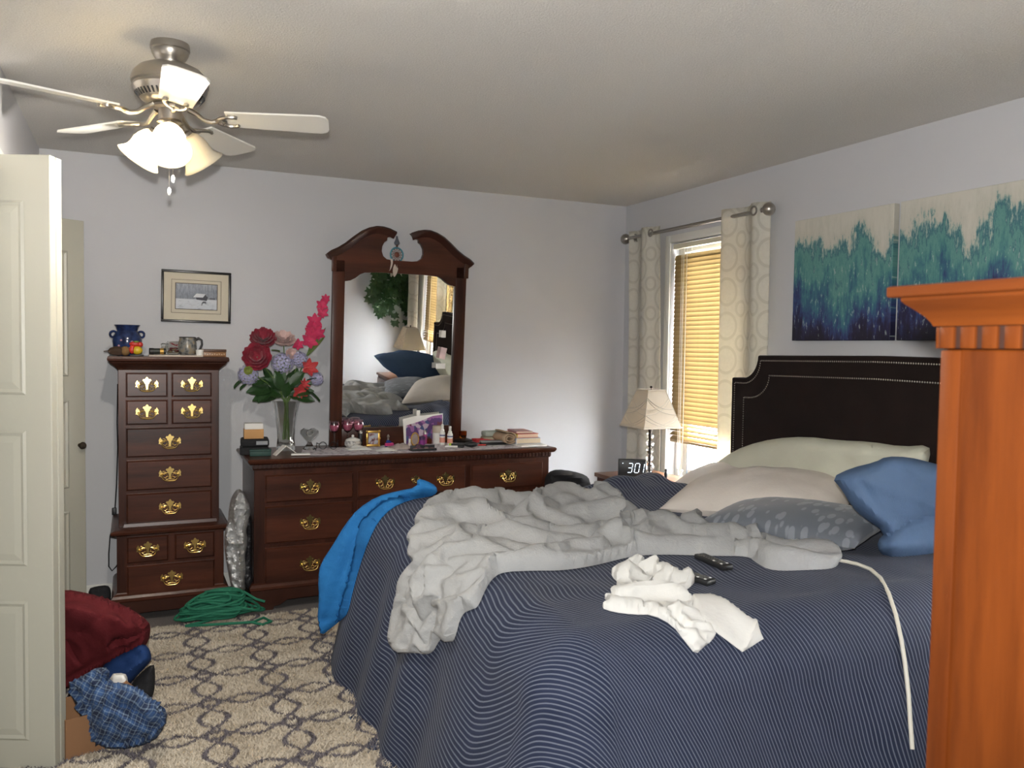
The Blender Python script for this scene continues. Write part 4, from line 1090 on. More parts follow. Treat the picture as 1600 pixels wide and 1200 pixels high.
swe = [(652, 748), (668, 752), (682, 760), (684, 770), (672, 777), (640, 782), (612, 795), (592, 815), (577, 845), (563, 885), (552, 925), (545, 958), (536, 968), (530, 972), (522, 978), (502, 994), (500, 975), (497, 965), (500, 935), (498, 905), (502, 880), (522, 850), (540, 820), (560, 795), (590, 776), (620, 768), (652, 762)]
L = [([(560, 830), (545, 880), (530, 930), (512, 968)], 5, -.014), ([(545, 850), (520, 900), (508, 950)], 9, .018), ([(575, 820), (560, 870), (545, 930)], 5, .012), ([(600, 785), (640, 772), (680, 768)], 7, .018), ([(600, 795), (560, 840)], 3, -.008), ([(655, 755), (660, 765), (676, 770)], 4, .012), ([(500, 968), (540, 962)], 3, -.006)]
single('sweater', drape(swe, 4.5, BED, .020, 9, [(a, w_*1.2, h*.6) for a, w_, h in L], (.003, .06), rounds=1), F_SWEAT, 'bright blue knit sweater hanging over the foot of the bed', 'sweater')
tis = [(938, 951), (962, 925), (966, 912), (957, 902), (955, 893), (968, 893), (980, 890), (987, 884), (998, 876), (1008, 884), (1015, 888), (1022, 883), (1031, 890), (1034, 898), (1045, 895), (1058, 904), (1078, 899), (1090, 905), (1080, 918), (1066, 927), (1055, 935), (1012, 944), (980, 942), (975, 950), (1005, 950), (1034, 940), (1070, 952), (1118, 990), (1112, 1002), (1098, 1012), (1086, 1024), (1066, 1004), (1050, 978), (1020, 962), (990, 962), (958, 958)]
tis = [(938, 951), (950, 942), (943, 936), (955, 930), (966, 912), (956, 903), (955, 893), (968, 893), (980, 890), (987, 878), (1000, 875), (1009, 888), (1016, 884), (1024, 883), (1031, 892), (1045, 896), (1058, 903), (1068, 902), (1078, 898), (1090, 905), (1080, 918), (1066, 927), (1075, 935), (1080, 945), (1118, 990), (1112, 1002), (1098, 1012), (1086, 1024), (1070, 1004), (1050, 978), (1020, 962), (990, 962), (958, 958)]
F_TISSUE = plain('white_tissue', (.66, .655, .63), .9, bump=(22, .35, .015))
L = [([(975, 905), (1000, 885), (1040, 900), (1075, 905)], 9, .030), ([(960, 915), (1010, 920), (1060, 922)], 6, -.020), ([(975, 935), (1020, 930), (1060, 935)], 6, .018), ([(955, 945), (1000, 950)], 6, .012), ([(1060, 955), (1085, 1000)], 6, .012), ([(1000, 890), (1005, 910)], 3, -.015), ([(1025, 890), (1025, 908)], 3, .015), ([(980, 895), (985, 910)], 3, .012), ([(1050, 962), (1075, 985)], 3, -.008)]
single('tissue', drape(tis, 3.2, BED, .006, 4, [(a, w_*1.1, h*.75) for a, w_, h in L], (.004, .12), rounds=1, minthick=.002, slack=.14, bend=.15), F_TISSUE, 'crumpled white tissues piled on the navy comforter', 'tissue')
twl = [(1075, 938), (1110, 935), (1135, 945), (1165, 968), (1179, 974), (1191, 1000), (1158, 1020), (1120, 992), (1090, 965)]
single('paper_towel', drape(twl, 4, BED, .004, 4, [([(1085, 940), (1130, 950), (1172, 985)], 14, .016), ([(1178, 975), (1160, 1018)], 3, .006)], rounds=0, gap=.006, minthick=.002), F_TISSUE, 'folded white paper towel with square corners beside the tissues', 'paper towel')
# cable over the near edge
def bed_pt(x, y, up=.006):
    d = Vector(ray(x, y)).normalized(); loc, nr, i, ds = BED.ray_cast(Vector(CAM), d)
    if loc is None: return None
    if nr.dot(d) > 0: nr = -nr
    return loc+nr*up
cp = [bed_pt(*p) for p in [(1306, 877), (1322, 880), (1340, 884), (1360, 892), (1376, 906), (1388, 930), (1398, 962), (1406, 1000), (1412, 1040), (1417, 1085), (1420, 1130), (1423, 1170)]]
single('white_cable', MB().tube([p for p in cp if p is not None], .0065, 8), plain('white_cable', (.66, .63, .54), .5), 'white cable running down the near side of the bed', 'cable')
# remotes
def remote(x0, y0, x1, y1, wd, label, th=.018):
    a, b = bed_pt(x0, y0, .012), bed_pt(x1, y1, .012); c = (a+b)/2; L_ = (b-a).length; ax_ = (b-a).normalized()
    Mx = place(c, tuple(ax_), tuple(Vector((0, 0, 1)).cross(ax_)))
    t = Thing('remote_control', label, 'remote control', tuple(c), group='remote controls')
    body = t.part('body', MB().box(-L_/2, L_/2, -wd/2, wd/2, -th/2, th/2, .005).xf(Mx), M_BLACK)
    bt = mesh_of('button', MB().box(-.004, .004, -.0035, .0035, 0, .002, .0008), plain('remote_button', (.10, .10, .10), .4)); bw = mesh_of('button', MB().box(-.004, .004, -.0035, .0035, 0, .002, .0008), plain('remote_button_white', (.7, .7, .7), .4))
    for i in range(10):
        for j in range(3):
            p = Mx @ Vector((-L_*.38+i*L_*.082, (j-1)*wd*.27, th/2)); o = t.inst('button', bw if (i == 9 and j != 1) or (i == 6 and j == 0) else bt, body, loc=tuple(p)); o.rotation_euler = Mx.to_euler()
remote(1092, 873, 1138, 893, .046, 'black remote control lying alone just below the throw')
remote(1066, 902, 1112, 916, .050, 'black remote control partly under the tissues')

# ------------------------------------------------------------------ floor: rug, clothes, rope, bags
RX0, RX1, RY0, RY1 = -3.60, -1.2, -3.9, -.675
n = N('shag_rug'); tc = n.node('ShaderNodeTexCoord'); sx = n.node('ShaderNodeSeparateXYZ'); n.link(tc.outputs['Object'], sx.inputs[0])
wv = n.noise(tc.outputs['Object'], 26, 3, .6); wv = n.math('MULTIPLY', n.math('SUBTRACT', wv, .5), .028)
X = n.math('ADD', sx.outputs[0], wv); Y = n.math('ADD', sx.outputs[1], wv)
Px, Py, x0_, y0_ = .265, .290, -2.665, -1.250
kx, ky = 2*PI/Px, 2*PI/Py
dx_ = n.math('MULTIPLY', n.math('SUBTRACT', n.math('FRACT', n.math('ADD', n.math('DIVIDE', n.math('SUBTRACT', X, x0_), Px), .5)), .5), Px)
dy_ = n.math('MULTIPLY', n.math('SUBTRACT', n.math('FRACT', n.math('DIVIDE', n.math('SUBTRACT', Y, y0_), Py)), .5), Py)
cv = n.math('ADD', n.math('MULTIPLY', n.math('COSINE', n.math('MULTIPLY', n.math('SUBTRACT', Y, y0_), ky)), .042), .010)
chh = n.math('ADD', n.math('MULTIPLY', n.math('COSINE', n.math('MULTIPLY', n.math('SUBTRACT', X, x0_), kx)), .034), -.006)
l1 = n.math('ABSOLUTE', n.math('SUBTRACT', n.math('ABSOLUTE', dx_), n.math('ABSOLUTE', cv)))
l2 = n.math('ABSOLUTE', n.math('SUBTRACT', n.math('ABSOLUTE', dy_), n.math('ABSOLUTE', chh)))
ln = n.math('MINIMUM', l1, l2)
lf = n.ramp(ln, [(.0085, (1, 1, 1)), (.0125, (0, 0, 0))])
cream = n.ramp(n.noise(tc.outputs['Object'], 5, 4), [(.3, (.40, .34, .26)), (.7, (.56, .50, .41))])
n.base(n.mix(lf, cream, (.135, .12, .13))); n.set(rough=.95, spec=.1); M_RUG = n.m
t = Thing('area_rug', 'cream shaggy area rug with a grey linked circle pattern', 'rug', (-2.4, -2.3, 0))
nx_, ny_ = 90, 120; P = []
for i in range(nx_):
    for j in range(ny_):
        x = RX0+(RX1-RX0)*i/(nx_-1); y = RY0+(RY1-RY0)*j/(ny_-1)
        if j == ny_-1: y += .006*noise.noise(Vector((x*30, 0, 0)))
        P.append((x, y, .014+.004*noise.noise(Vector((x*25, y*25, 0)))))
# the object sits at the origin so that the pattern lines up with the room
t.o.location = (0, 0, 0); t.loc = (0, 0, 0)
t.part('backing', MB().grid(P, nx_, ny_).box(RX0, RX1, RY0, RY1, .001, .006), M_RUG)
rs = np.random.RandomState(3); K = 110000
bx_ = rs.uniform(-3.55, -2.30, K); by_ = RY1-(rs.uniform(0, 1, K)**1.25)*2.3+rs.uniform(-.004, .006, K)
an = rs.uniform(0, 2*PI, K); ln_ = rs.uniform(.010, .022, K); wd_ = rs.uniform(.002, .0045, K); le = rs.uniform(0, 2*PI, K)
c0 = np.stack([bx_, by_, np.full(K, .012)], 1); sd = np.stack([np.cos(an)*wd_, np.sin(an)*wd_, np.zeros(K)], 1)
tp = c0+np.stack([np.cos(le)*ln_*.7, np.sin(le)*ln_*.7, ln_*.75], 1)
V = np.stack([c0-sd, c0+sd, tp], 1).reshape(-1, 3)
me = bpy.data.meshes.new('pile'); me.vertices.add(K*3); me.vertices.foreach_set('co', V.ravel().astype(np.float32))
me.loops.add(K*3); me.loops.foreach_set('vertex_index', np.arange(K*3, dtype=np.int32)); me.polygons.add(K)
me.polygons.foreach_set('loop_start', np.arange(0, K*3, 3, dtype=np.int32)); me.polygons.foreach_set('loop_total', np.full(K, 3, dtype=np.int32))
me.materials.append(M_RUG); me.update(calc_edges=True)
po = t.inst('pile', me); po['kind'] = 'stuff'

# green rope heap
rb = on(345, 972, 'z', .02); pts = []
rr_ = random.Random(11); K_ = 26; lp = [(rr_.uniform(-.07, .07), rr_.uniform(-.05, .04), rr_.uniform(.09, .17), rr_.uniform(.05, .10), rr_.uniform(-.7, .7), rr_.uniform(-.25, .25)) for _ in range(K_+2)]
for i in range(K_*34):
    g = i/34; k = int(g); f = g-k; f = f*f*(3-2*f); A = [lp[k][j]*(1-f)+lp[k+1][j]*f for j in range(6)]
    a = 2*PI*(i/34); x = A[2]*math.cos(a); y = A[3]*math.sin(a)
    x, y = A[0]+x*math.cos(A[4])-y*math.sin(A[4]), A[1]+(x*math.sin(A[4])+y*math.cos(A[4]))*.75
    env = max(0, 1-math.hypot(x/.25, y/.17)**2); z = .010+(.15*env)*(.15+.85*k/K_)+A[5]*x*.25*env
    pts.append((rb[0]+.0+x, rb[1]+.06+y, max(z, .008)+.018))
pts = [on(414, 940, 'y', rb[1]+.02)]+[on(400, 936, 'y', rb[1]+.03)]+pts[::-1]+[on(290, 978, 'z', .03), on(330, 976, 'z', .03), on(395, 972, 'z', .03), on(412, 965, 'z', .028), on(424, 971, 'z', .026), on(410, 976, 'z', .026), on(392, 972, 'z', .03)]
single('rope', MB().tube([tuple(p) for p in pts], .0068, 7), plain('green_rope', (.012, .155, .085), .75, bump=(400, .4)), 'heap of green rope on the carpet between chest and bed', 'rope')

# silver bag between chest and dresser
def ypl(v): return lambda x, y: on(x, y, 'y', v)
n = N('silver_foil'); n.base((.62, .62, .62)); n.set(rough=.38, metal=.75); v = n.coord('Object'); n.bump(n.noise(v, 26, 5, .65), .8, .02); M_FOIL = n.m
sb = [(372, 762), (382, 770), (386, 782), (392, 790), (390, 815), (384, 828), (388, 845), (382, 872), (386, 890), (382, 905), (384, 925), (364, 927), (360, 910), (356, 890), (351, 862), (350, 835), (356, 815), (358, 790), (362, 775)]
L = [([(372, 765), (366, 800), (372, 850), (376, 920)], 4, .035), ([(358, 800), (364, 850), (356, 890)], 4, -.02), ([(384, 785), (380, 830), (384, 880)], 4, .03), ([(352, 845), (366, 852), (378, 850)], 3, .025), ([(378, 800), (372, 830)], 3, -.02)]
single('foil_bag', puff(sb, 3, ypl(-.50), .035, L, (.02, .15), 8, 1), M_FOIL, 'crinkled silver foil bag standing between the tall chest and the dresser', 'bag')
sb2 = [(384, 800), (393, 800), (394, 850), (393, 880), (396, 915), (388, 925), (378, 900), (384, 870), (386, 830)]
single('black_bag', puff(sb2, 3, ypl(-.49), .03, (), (.01, .2), 6, 1), plain('dark_nylon', (.02, .02, .022), .35, bump=(30, .4)), 'dark folded bag squeezed behind the silver one', 'bag')
# cord left of the chest
pw = [on(x, y, 'y', -.018) for x, y in ((184, 600), (183, 660), (184, 700), (182, 760), (180, 790), (178, 815), (172, 838), (170, 865), (170, 885), (175, 892), (181, 886), (186, 878))]
t = Thing('power_cord', 'thin black power cord with an inline switch beside the tall chest', 'cord', tuple(pw[-1]))
t.part('cable', MB().tube([tuple(p) for p in pw], .0035, 7), M_BLACK)
q = on(178.5, 799, 'y', -.018); t.part('switch', MB().box(q[0]-.012, q[0]+.012, q[1]-.010, q[1]+.010, q[2]-.020, q[2]+.020, .004), M_BLACK)
# black shoe by the door
sh_ = [(138, 920), (150, 916), (168, 914), (173, 920), (174, 930), (172, 940), (155, 942), (139, 940)]
single('slipper', puff(sh_, 3, ypl(-.30), .05, (), (.006, .2), 7, 1), M_BLACKCLOTH, 'black slipper on the floor between the closet door and the tall chest', 'shoe')
# heap by the closet doors
F_RED = fabric('dark_red_cotton', (.125, .014, .018), (.085, .009, .012), 7, .45)
def dpl(P0): z = depth(P0); return lambda x, y: atz(x, y, z)
rd = [(94, 922), (115, 922), (150, 930), (185, 942), (215, 957), (233, 972), (236, 985), (230, 1008), (215, 1018), (190, 1028), (168, 1040), (150, 1052), (125, 1068), (100, 1078), (70, 1080), (62, 1000), (70, 935)]
L = [([(105, 950), (150, 960), (200, 970)], 22, .05), ([(172, 1010), (195, 995), (228, 985)], 5, -.045), ([(170, 1020), (165, 990), (190, 965)], 9, .03), ([(130, 985), (160, 965)], 4, -.02), ([(110, 1000), (140, 1050)], 5, -.02), ([(135, 935), (160, 960)], 4, -.012)]
P_RED = on(180, 1050, 'z', 0.0); P_RED = np.array([-3.30, -1.42, .3])
single('red_blanket', puff(rd, 4, dpl(P_RED), .14, L, (.02, .03), 30, 2, .9, slack=.02), F_RED, 'dark red quilted blanket folded in a heap by the closet', 'blanket')
bc = [(168, 1030), (200, 1015), (218, 1004), (232, 1010), (238, 1028), (230, 1040), (210, 1060), (190, 1080), (168, 1086), (150, 1060)]
single('blue_towel', puff(bc, 4, dpl((-3.22, -1.50, .2)), .07, [([(200, 1050), (236, 1026)], 4, .02), ([(195, 1035), (225, 1015)], 4, -.012)], (.008, .06), 16, 1), fabric('navy_towel', (.012, .038, .13)), 'navy blue towel sticking out under the red blanket', 'towel')
bg = [(195, 1085), (215, 1055), (240, 1035), (243, 1050), (241, 1085), (232, 1098), (222, 1108), (205, 1110)]
single('duffel_bag', puff(bg, 4, dpl((-3.16, -1.50, .1)), .07, (), (.006, .08), 14, 1), M_BLACKCLOTH, 'black bag on the rug under the blue towel', 'bag')
wb = [(171, 1053), (195, 1051), (200, 1060), (200, 1085), (171, 1085)]
single('white_container', puff(wb, 4, dpl((-3.22, -1.72, .1)), .04, (), (0, 1), 7, 1), M_WHITEP, 'white plastic container poking out above the plaid shirt', 'container')
n = N('plaid_flannel'); tcv = n.node('ShaderNodeTexCoord').outputs['UV']; sx = n.node('ShaderNodeSeparateXYZ'); mp = n.node('ShaderNodeMapping'); mp.inputs['Rotation'].default_value = (0, 0, -.45); n.link(tcv, mp.inputs[0])
ds = n.noise(tcv, 3.5, 2); cmbn = n.node('ShaderNodeVectorMath', operation='ADD'); n.link(mp.outputs[0], cmbn.inputs[0]); sc_ = n.node('ShaderNodeVectorMath', operation='SCALE'); n.link(n.node('ShaderNodeTexNoise').outputs['Color'], sc_.inputs[0]); sc_.inputs['Scale'].default_value = .06; n.link(sc_.outputs[0], cmbn.inputs[1]); n.link(cmbn.outputs[0], sx.inputs[0])
def bands(s_, per, w1): return n.math('LESS_THAN', n.math('FRACT', n.math('DIVIDE', s_, per)), w1)
a1 = bands(sx.outputs[0], .21, .45); b1 = bands(sx.outputs[1], .21, .45); a2 = bands(n.math('ADD', sx.outputs[0], .035), .07, .22); b2 = bands(n.math('ADD', sx.outputs[1], .035), .07, .22)
k1 = n.math('MULTIPLY', n.math('ADD', a1, b1), .5); k2 = n.math('MULTIPLY', n.math('ADD', a2, b2), .5)
n.base(n.mix(n.math('MULTIPLY', k2, .75), n.mix(k1, (.010, .020, .055), (.030, .075, .19)), (.20, .27, .36))); n.set(rough=.9); v = n.coord('Object'); n.bump(n.noise(v, 120, 2), .2, .004); M_PLAID = n.m
pl_ = [(104, 1072), (118, 1062), (140, 1050), (150, 1043), (171, 1043), (171, 1066), (200, 1068), (225, 1080), (245, 1098), (262, 1110), (258, 1135), (240, 1160), (180, 1175), (140, 1160), (125, 1115)]
L = [([(150, 1060), (140, 1090), (145, 1130)], 6, -.03), ([(175, 1075), (160, 1100), (165, 1140)], 7, .03), ([(190, 1080), (230, 1095), (250, 1120)], 8, .03), ([(185, 1100), (225, 1115), (240, 1140)], 5, -.02), ([(170, 1110), (210, 1130)], 6, .02), ([(120, 1065), (160, 1050)], 6, .015)]
single('plaid_shirt', puff(pl_, 3, dpl((-3.22, -1.95, .1)), .10, L, (.012, .06), 20, 1, .8, slack=.045), M_PLAID, 'blue plaid flannel shirt dropped on the box by the near closet door', 'shirt')
t = Thing('cardboard_box', 'open brown cardboard box under the plaid shirt by the near closet door', 'box', (-3.35, -1.84, 0), (0, 0, math.radians(20)), local=True)
M_CARD = plain('cardboard', (.22, .11, .05), .85)
for b in ((-.10, -.096, -.10, .10), (.096, .10, -.10, .10), (-.096, .096, -.10, -.096), (-.096, .096, .096, .10)): t.part('side', MB().box(b[0], b[1], b[2], b[3], .004, .15), M_CARD, smooth=False)
t.part('bottom', MB().box(-.096, .096, -.096, .096, .001, .005), M_CARD, smooth=False)
t.part('flap', MB().prism([(.10, .15), (.098, .153), (.15, .175), (.153, .172)], -.09, .09, 'xz'), M_CARD, smooth=False)
# dark clothes beyond the dresser
dkp = [(856, 738), (870, 733), (895, 736), (915, 742), (922, 750), (932, 800), (936, 860), (934, 905), (850, 912), (846, 860), (850, 750)]
single('dark_clothes', puff(dkp, 5, dpl((-.66, -.68, .6)), .10, [([(870, 740), (910, 745)], 4, .03), ([(865, 748), (920, 756)], 3, -.02)], (.02, .1), 12, 1), M_BLACKCLOTH, 'heap of dark clothes piled up between the dresser and the nightstand', 'clothes')
# ------------------------------------------------------------------ small things on the dresser
TOPZ = DZ+.0008
def dt(x, y, lo=-.50, hi=-.135):
    p = on(x, y, 'z', TOPZ)
    if p[1] > hi: p = on(x, y-0, 'y', hi)
    if p[1] < lo: p = on(x, y, 'y', lo)
    return (p[0], p[1], TOPZ)
FACE = math.radians(-18)      # turns a box towards the room
def T(name, label, cat, loc, rz=0, group=None): return Thing(name, label, cat, loc, (0, 0, rz), group, local=True)
RUN = .0018
# cloth runner
V_, F_, cl_ = patch([(-2.36, -.46), (-2.30, -.20), (-1.95, -.16), (-1.30, -.16), (-.98, -.20), (-.95, -.40), (-1.05, -.515), (-1.6, -.52), (-2.1, -.515)], .02, 0)
n = N('lilac_runner'); v = n.coord('Object'); n.base(n.ramp(n.noise(v, 34, 3, .6), [(.36, (.20, .15, .19)), (.46, (.60, .56, .60)), (.7, (.68, .65, .68))])); n.set(rough=.9); M_RUN = n.m
zz_ = np.array([TOPZ+.001+.0005*noise.noise(Vector((p[0]*20, p[1]*20, 0))) for p in V_])
single('table_runner', shell(V_, F_, np.column_stack([V_, zz_+.001]), np.column_stack([V_, np.full(len(V_), TOPZ)])), M_RUN, 'lilac patterned cloth runner lying along the dresser top', 'runner')
RZ = TOPZ+.003
def rt(x, y, lo=-.50, hi=-.135): p = dt(x, y, lo, hi); return (p[0], p[1], RZ)

# black cases with small boxes at the left end
p = (-2.585, -.30, TOPZ)
t = T('jewellery_case', 'black layered jewellery case at the left end of the dresser', 'case', p, math.radians(-6))
t.part('lower_tray', MB().box(-.075, .075, -.07, .07, 0, .042, .008), M_BLACKCLOTH); t.part('upper_tray', MB().box(-.072, .078, -.066, .074, .046, .086, .010), M_BLACKCLOTH)
t.part('hinge', MB().box(-.070, -.060, -.05, .05, .040, .050, .002), M_BLACK)
for z in (.012, .056): t.part('lining', MB().box(.010, .070, -.0715, -.066, z, z+.020), plain('grey_lining', (.30, .31, .32), .8))
t = T('green_box', 'small dark green box in front of the black jewellery case', 'box', (-2.565, -.405, TOPZ), math.radians(-8)); t.part('body', MB().box(-.055, .055, -.022, .022, 0, .026, .002), plain('dark_green_card', (.012, .05, .04), .6)); t.part('lid', MB().box(-.057, .057, -.024, .024, .026, .036, .002), plain('dark_green_card', (.012, .05, .04), .6))
t = T('card_box', 'light brown and white small box stacked on the black jewellery case', 'box', (-2.588, -.30, TOPZ+.0865), math.radians(-4))
t.part('base', MB().box(-.052, .052, -.04, .04, 0, .052, .002), plain('kraft_orange', (.50, .27, .10), .7)); t.part('lid', MB().box(-.049, .049, -.038, .038, .052, .084, .002), M_PAPER)
# vase
VX, VY = -2.395, -.20
t = T('crystal_vase', 'tall fluted crystal vase holding the artificial bouquet', 'vase', (VX, VY, TOPZ))
po = [(.050, 0), (.054, .006), (.052, .03), (.047, .07), (.049, .12), (.056, .18), (.066, .24), (.074, .282)]
pi_ = [(.070, .282), (.062, .24), (.052, .18), (.045, .12), (.042, .07), (.040, .035), (.002, .030)]
def prof_closed(a, b): return a+b
t.part('glass_body', MB().lathe(po+pi_, n=36, capt=True, flute=lambda a, z: .045*math.sin(a*8+z*9)), M_GLASS)
# bouquet
FZ = 4.75
def fp_(x, y, yy=-.22): return Vector(on(x, y, 'y', yy))
MOUTH = Vector((VX, VY, TOPZ+.275)); FOOT = Vector((VX, VY, TOPZ+.06))
PETAL = {}
def petal_grid(L_, W, cup, n1=5, n2=5, ruffle=0, seed=0, tip=.5):
    P = []
    for i in range(n1):
        s_ = i/(n1-1)
        for j in range(n2):
            q = -1+2*j/(n2-1); wd = W*(math.sin(PI*(.12+.66*s_))**.7 if tip < .1 else math.sin(PI*min(.97, .10+s_*.87))**.75*(1-.35*tip*s_*s_))
            P.append((q*wd, s_*L_, cup*L_*(s_**1.6)+.25*W*q*q+ruffle*noise.noise(Vector((q*3+seed, s_*4, seed)))))
    return P
def bloom(kind, r, seed):
    m = MB(); rr = random.Random(seed)
    if kind == 'peony':
        lay = [(5, .45, 1.6), (7, .65, 1.0), (9, .85, .55), (9, 1.0, .15)]
        for li, (k, s_, cup) in enumerate(lay):
            for i in range(k):
                a = 2*PI*i/k+li*.5+rr.uniform(-.15, .15); P = petal_grid(r*s_, r*s_*.66, cup, 6, 7, ruffle=r*.24, seed=seed+i+li*9, tip=.02)
                Mx = Matrix.Rotation(a, 4, 'Z') @ Matrix.Translation((0, r*.05, 0)); m.grid([tuple(Mx @ Vector(p)) for p in P], 6, 7)
    elif kind in ('lily', 'star'):
        k = 6
        for i in range(k):
            a = 2*PI*i/k; P = petal_grid(r, r*(.36 if kind == 'lily' else .24), .45+.15*(i % 2), ruffle=r*.08, seed=seed+i, tip=.75)
            Mx = Matrix.Rotation(a, 4, 'Z') @ Matrix.Translation((0, r*.04, 0)); m.grid([tuple(Mx @ Vector(p)) for p in P], 5, 5)
    elif kind == 'hydrangea':
        k = 95
        for i in range(k):
            z = 1-1.35*i/k; a = i*2.399; s_ = math.sqrt(max(0, 1-z*z)); nrm = Vector((s_*math.cos(a), s_*math.sin(a), z)); c = nrm*r*rr.uniform(.85, 1.02)
            R = nrm.to_track_quat('Z', 'Y').to_matrix().to_4x4(); R.translation = c
            for q in range(4):
                Rq = R @ Matrix.Rotation(q*PI/2+i, 4, 'Z'); f = r*.17
                m.add([tuple(Rq @ Vector(v)) for v in ((0, 0, 0), (f*.62, f*.35, f*.18), (0, f*1.1, f*.10), (-f*.62, f*.35, f*.18))], [(0, 1, 2, 3)])
    return m
def leaf_mesh(L_=.09, W=.024, cup=.15):
    m = MB(); P = []
    for i in range(7):
        s_ = i/6; wd = W*math.sin(PI*min(1, s_*.97+.02))**.7
        for j in range(5):
            q = -1+j/2; P.append((q*wd, s_*L_, -cup*L_*s_*s_+abs(q)*W*.35))
    return m.grid(P, 7, 5)
ME_LEAF = mesh_of('leaf', leaf_mesh(), M_GREENLEAF); ME_LEAF2 = mesh_of('leaf', leaf_mesh(.075, .022), plain('light_green_leaf', (.13, .20, .04), .5, var=.3))
def aim(loc, dirv, roll=0):
    q = Vector(dirv).normalized().to_track_quat('Z', 'Y'); return q.to_matrix().to_4x4() @ Matrix.Rotation(roll, 4, 'Z')
def leafrot(d, up=Vector((0, 0, 1))):
    y = Vector(d).normalized(); x = y.cross(up); x = x.normalized() if x.length > 1e-4 else Vector((1, 0, 0)); z = x.cross(y)
    return Matrix((x, y, z)).transposed().to_euler()
def flower(name, label, px, py, kind, r, mat, seed, dirv=(-.1, -.9, .45), yy=-.24, leaves=()):
    c = fp_(px, py, yy); t = Thing(name, label, 'flower', tuple(c), group='flowers in the crystal vase', local=True)
    rt_ = aim(c, dirv); m = bloom(kind, r, seed).xf(rt_); b = t.part('bloom', m, mat, angle=180)
    for i in range(2):
        pass
    mid = (MOUTH-c)*.5+Vector((0, 0, .02)); t.part('stem', MB().tube([tuple(Vector((0, 0, 0))), tuple(mid), tuple(MOUTH-c+Vector((.01*math.cos(seed), .01*math.sin(seed), 0))), tuple(FOOT-c+Vector((.02*math.cos(seed*2), .02*math.sin(seed*2), 0)))], .003, 6), M_STEM)
    for (lx, ly, ex, ey, sc) in leaves:
        a, e_ = fp_(lx, ly, yy-.01), fp_(ex, ey, yy-.04); o = t.inst('leaf', ME_LEAF2 if sc < 0 else ME_LEAF, loc=tuple(a-c), rot=tuple(leafrot(e_-a)), scale=((e_-a).length/.09*1.15,)*3)
    return t
def petal_mat(name, c, c2): 
    n = N(name); v = n.coord('Object'); n.base(n.ramp(n.noise(v, 22, 3), [(.3, c2), (.7, c)])); n.set(rough=.65, sheen=.2); MATS[name] = n.m; return n.m
P_BURG = petal_mat('burgundy_petal', (.30, .012, .035), (.16, .006, .02)); P_PINK = petal_mat('blush_petal', (.66, .46, .42), (.55, .36, .34)); P_LAV = petal_mat('lavender_petal', (.44, .42, .62), (.34, .33, .52)); P_HOT = petal_mat('hot_pink_petal', (.62, .035, .12), (.48, .02, .09)); P_RED = petal_mat('coral_red_petal', (.50, .035, .035), (.40, .02, .03)); P_BUD = petal_mat('green_bud', (.26, .30, .05), (.20, .24, .04))
flower('peony', 'upper burgundy peony in the bouquet', 411, 531, 'peony', .066, P_BURG, 3, (-.1, -.75, .7), leaves=((408, 545, 420, 560, -1),))
flower('peony', 'lower burgundy peony at the left of the bouquet', 402, 558, 'peony', .072, P_BURG, 8, (-.25, -.95, .25), -.27)
flower('peony', 'blush pink peony at the top of the bouquet', 443, 533, 'peony', .062, P_PINK, 5, (.0, -.55, .85), leaves=((437, 550, 424, 545, -1),))
flower('peony', 'small blush pink bud below the blush peony', 455, 553, 'peony', .030, P_PINK, 9, (.1, -.9, .3))
flower('hydrangea', 'lavender hydrangea head at the left edge of the bouquet', 388, 586, 'hydrangea', .058, P_LAV, 1, (-.5, -.8, .3), leaves=((384, 592, 367, 603, 1), (386, 600, 376, 607, 1)))
flower('hydrangea', 'lavender hydrangea head in the middle of the bouquet', 441, 568, 'hydrangea', .062, P_LAV, 2, (0, -.85, .5))
flower('hydrangea', 'lavender hydrangea head under the gladiolus', 468, 562, 'hydrangea', .048, P_LAV, 3, (.2, -.85, .5))
flower('hydrangea', 'lavender hydrangea head at the right edge of the bouquet', 494, 592, 'hydrangea', .042, P_LAV, 4, (.6, -.7, .3), leaves=((480, 595, 492, 590, 1),))
flower('red_lily', 'coral red flower at the right side of the bouquet', 482, 575, 'lily', .052, P_RED, 5, (.2, -.95, .2), -.27)
flower('red_lily', 'coral red flower cluster hanging over the vase rim', 468, 611, 'lily', .046, P_RED, 6, (.1, -.95, -.2), -.28, leaves=((475, 608, 498, 622, 1),))
flower('red_lily', 'small coral red flower tucked left of the lower red cluster', 475, 600, 'star', .034, P_RED, 7, (.3, -.95, .2), -.27)
flower('flower_bud', 'yellow green bud among the left hydrangea', 388, 579, 'peony', .022, P_BUD, 12, (-.2, -.95, .1), -.29)
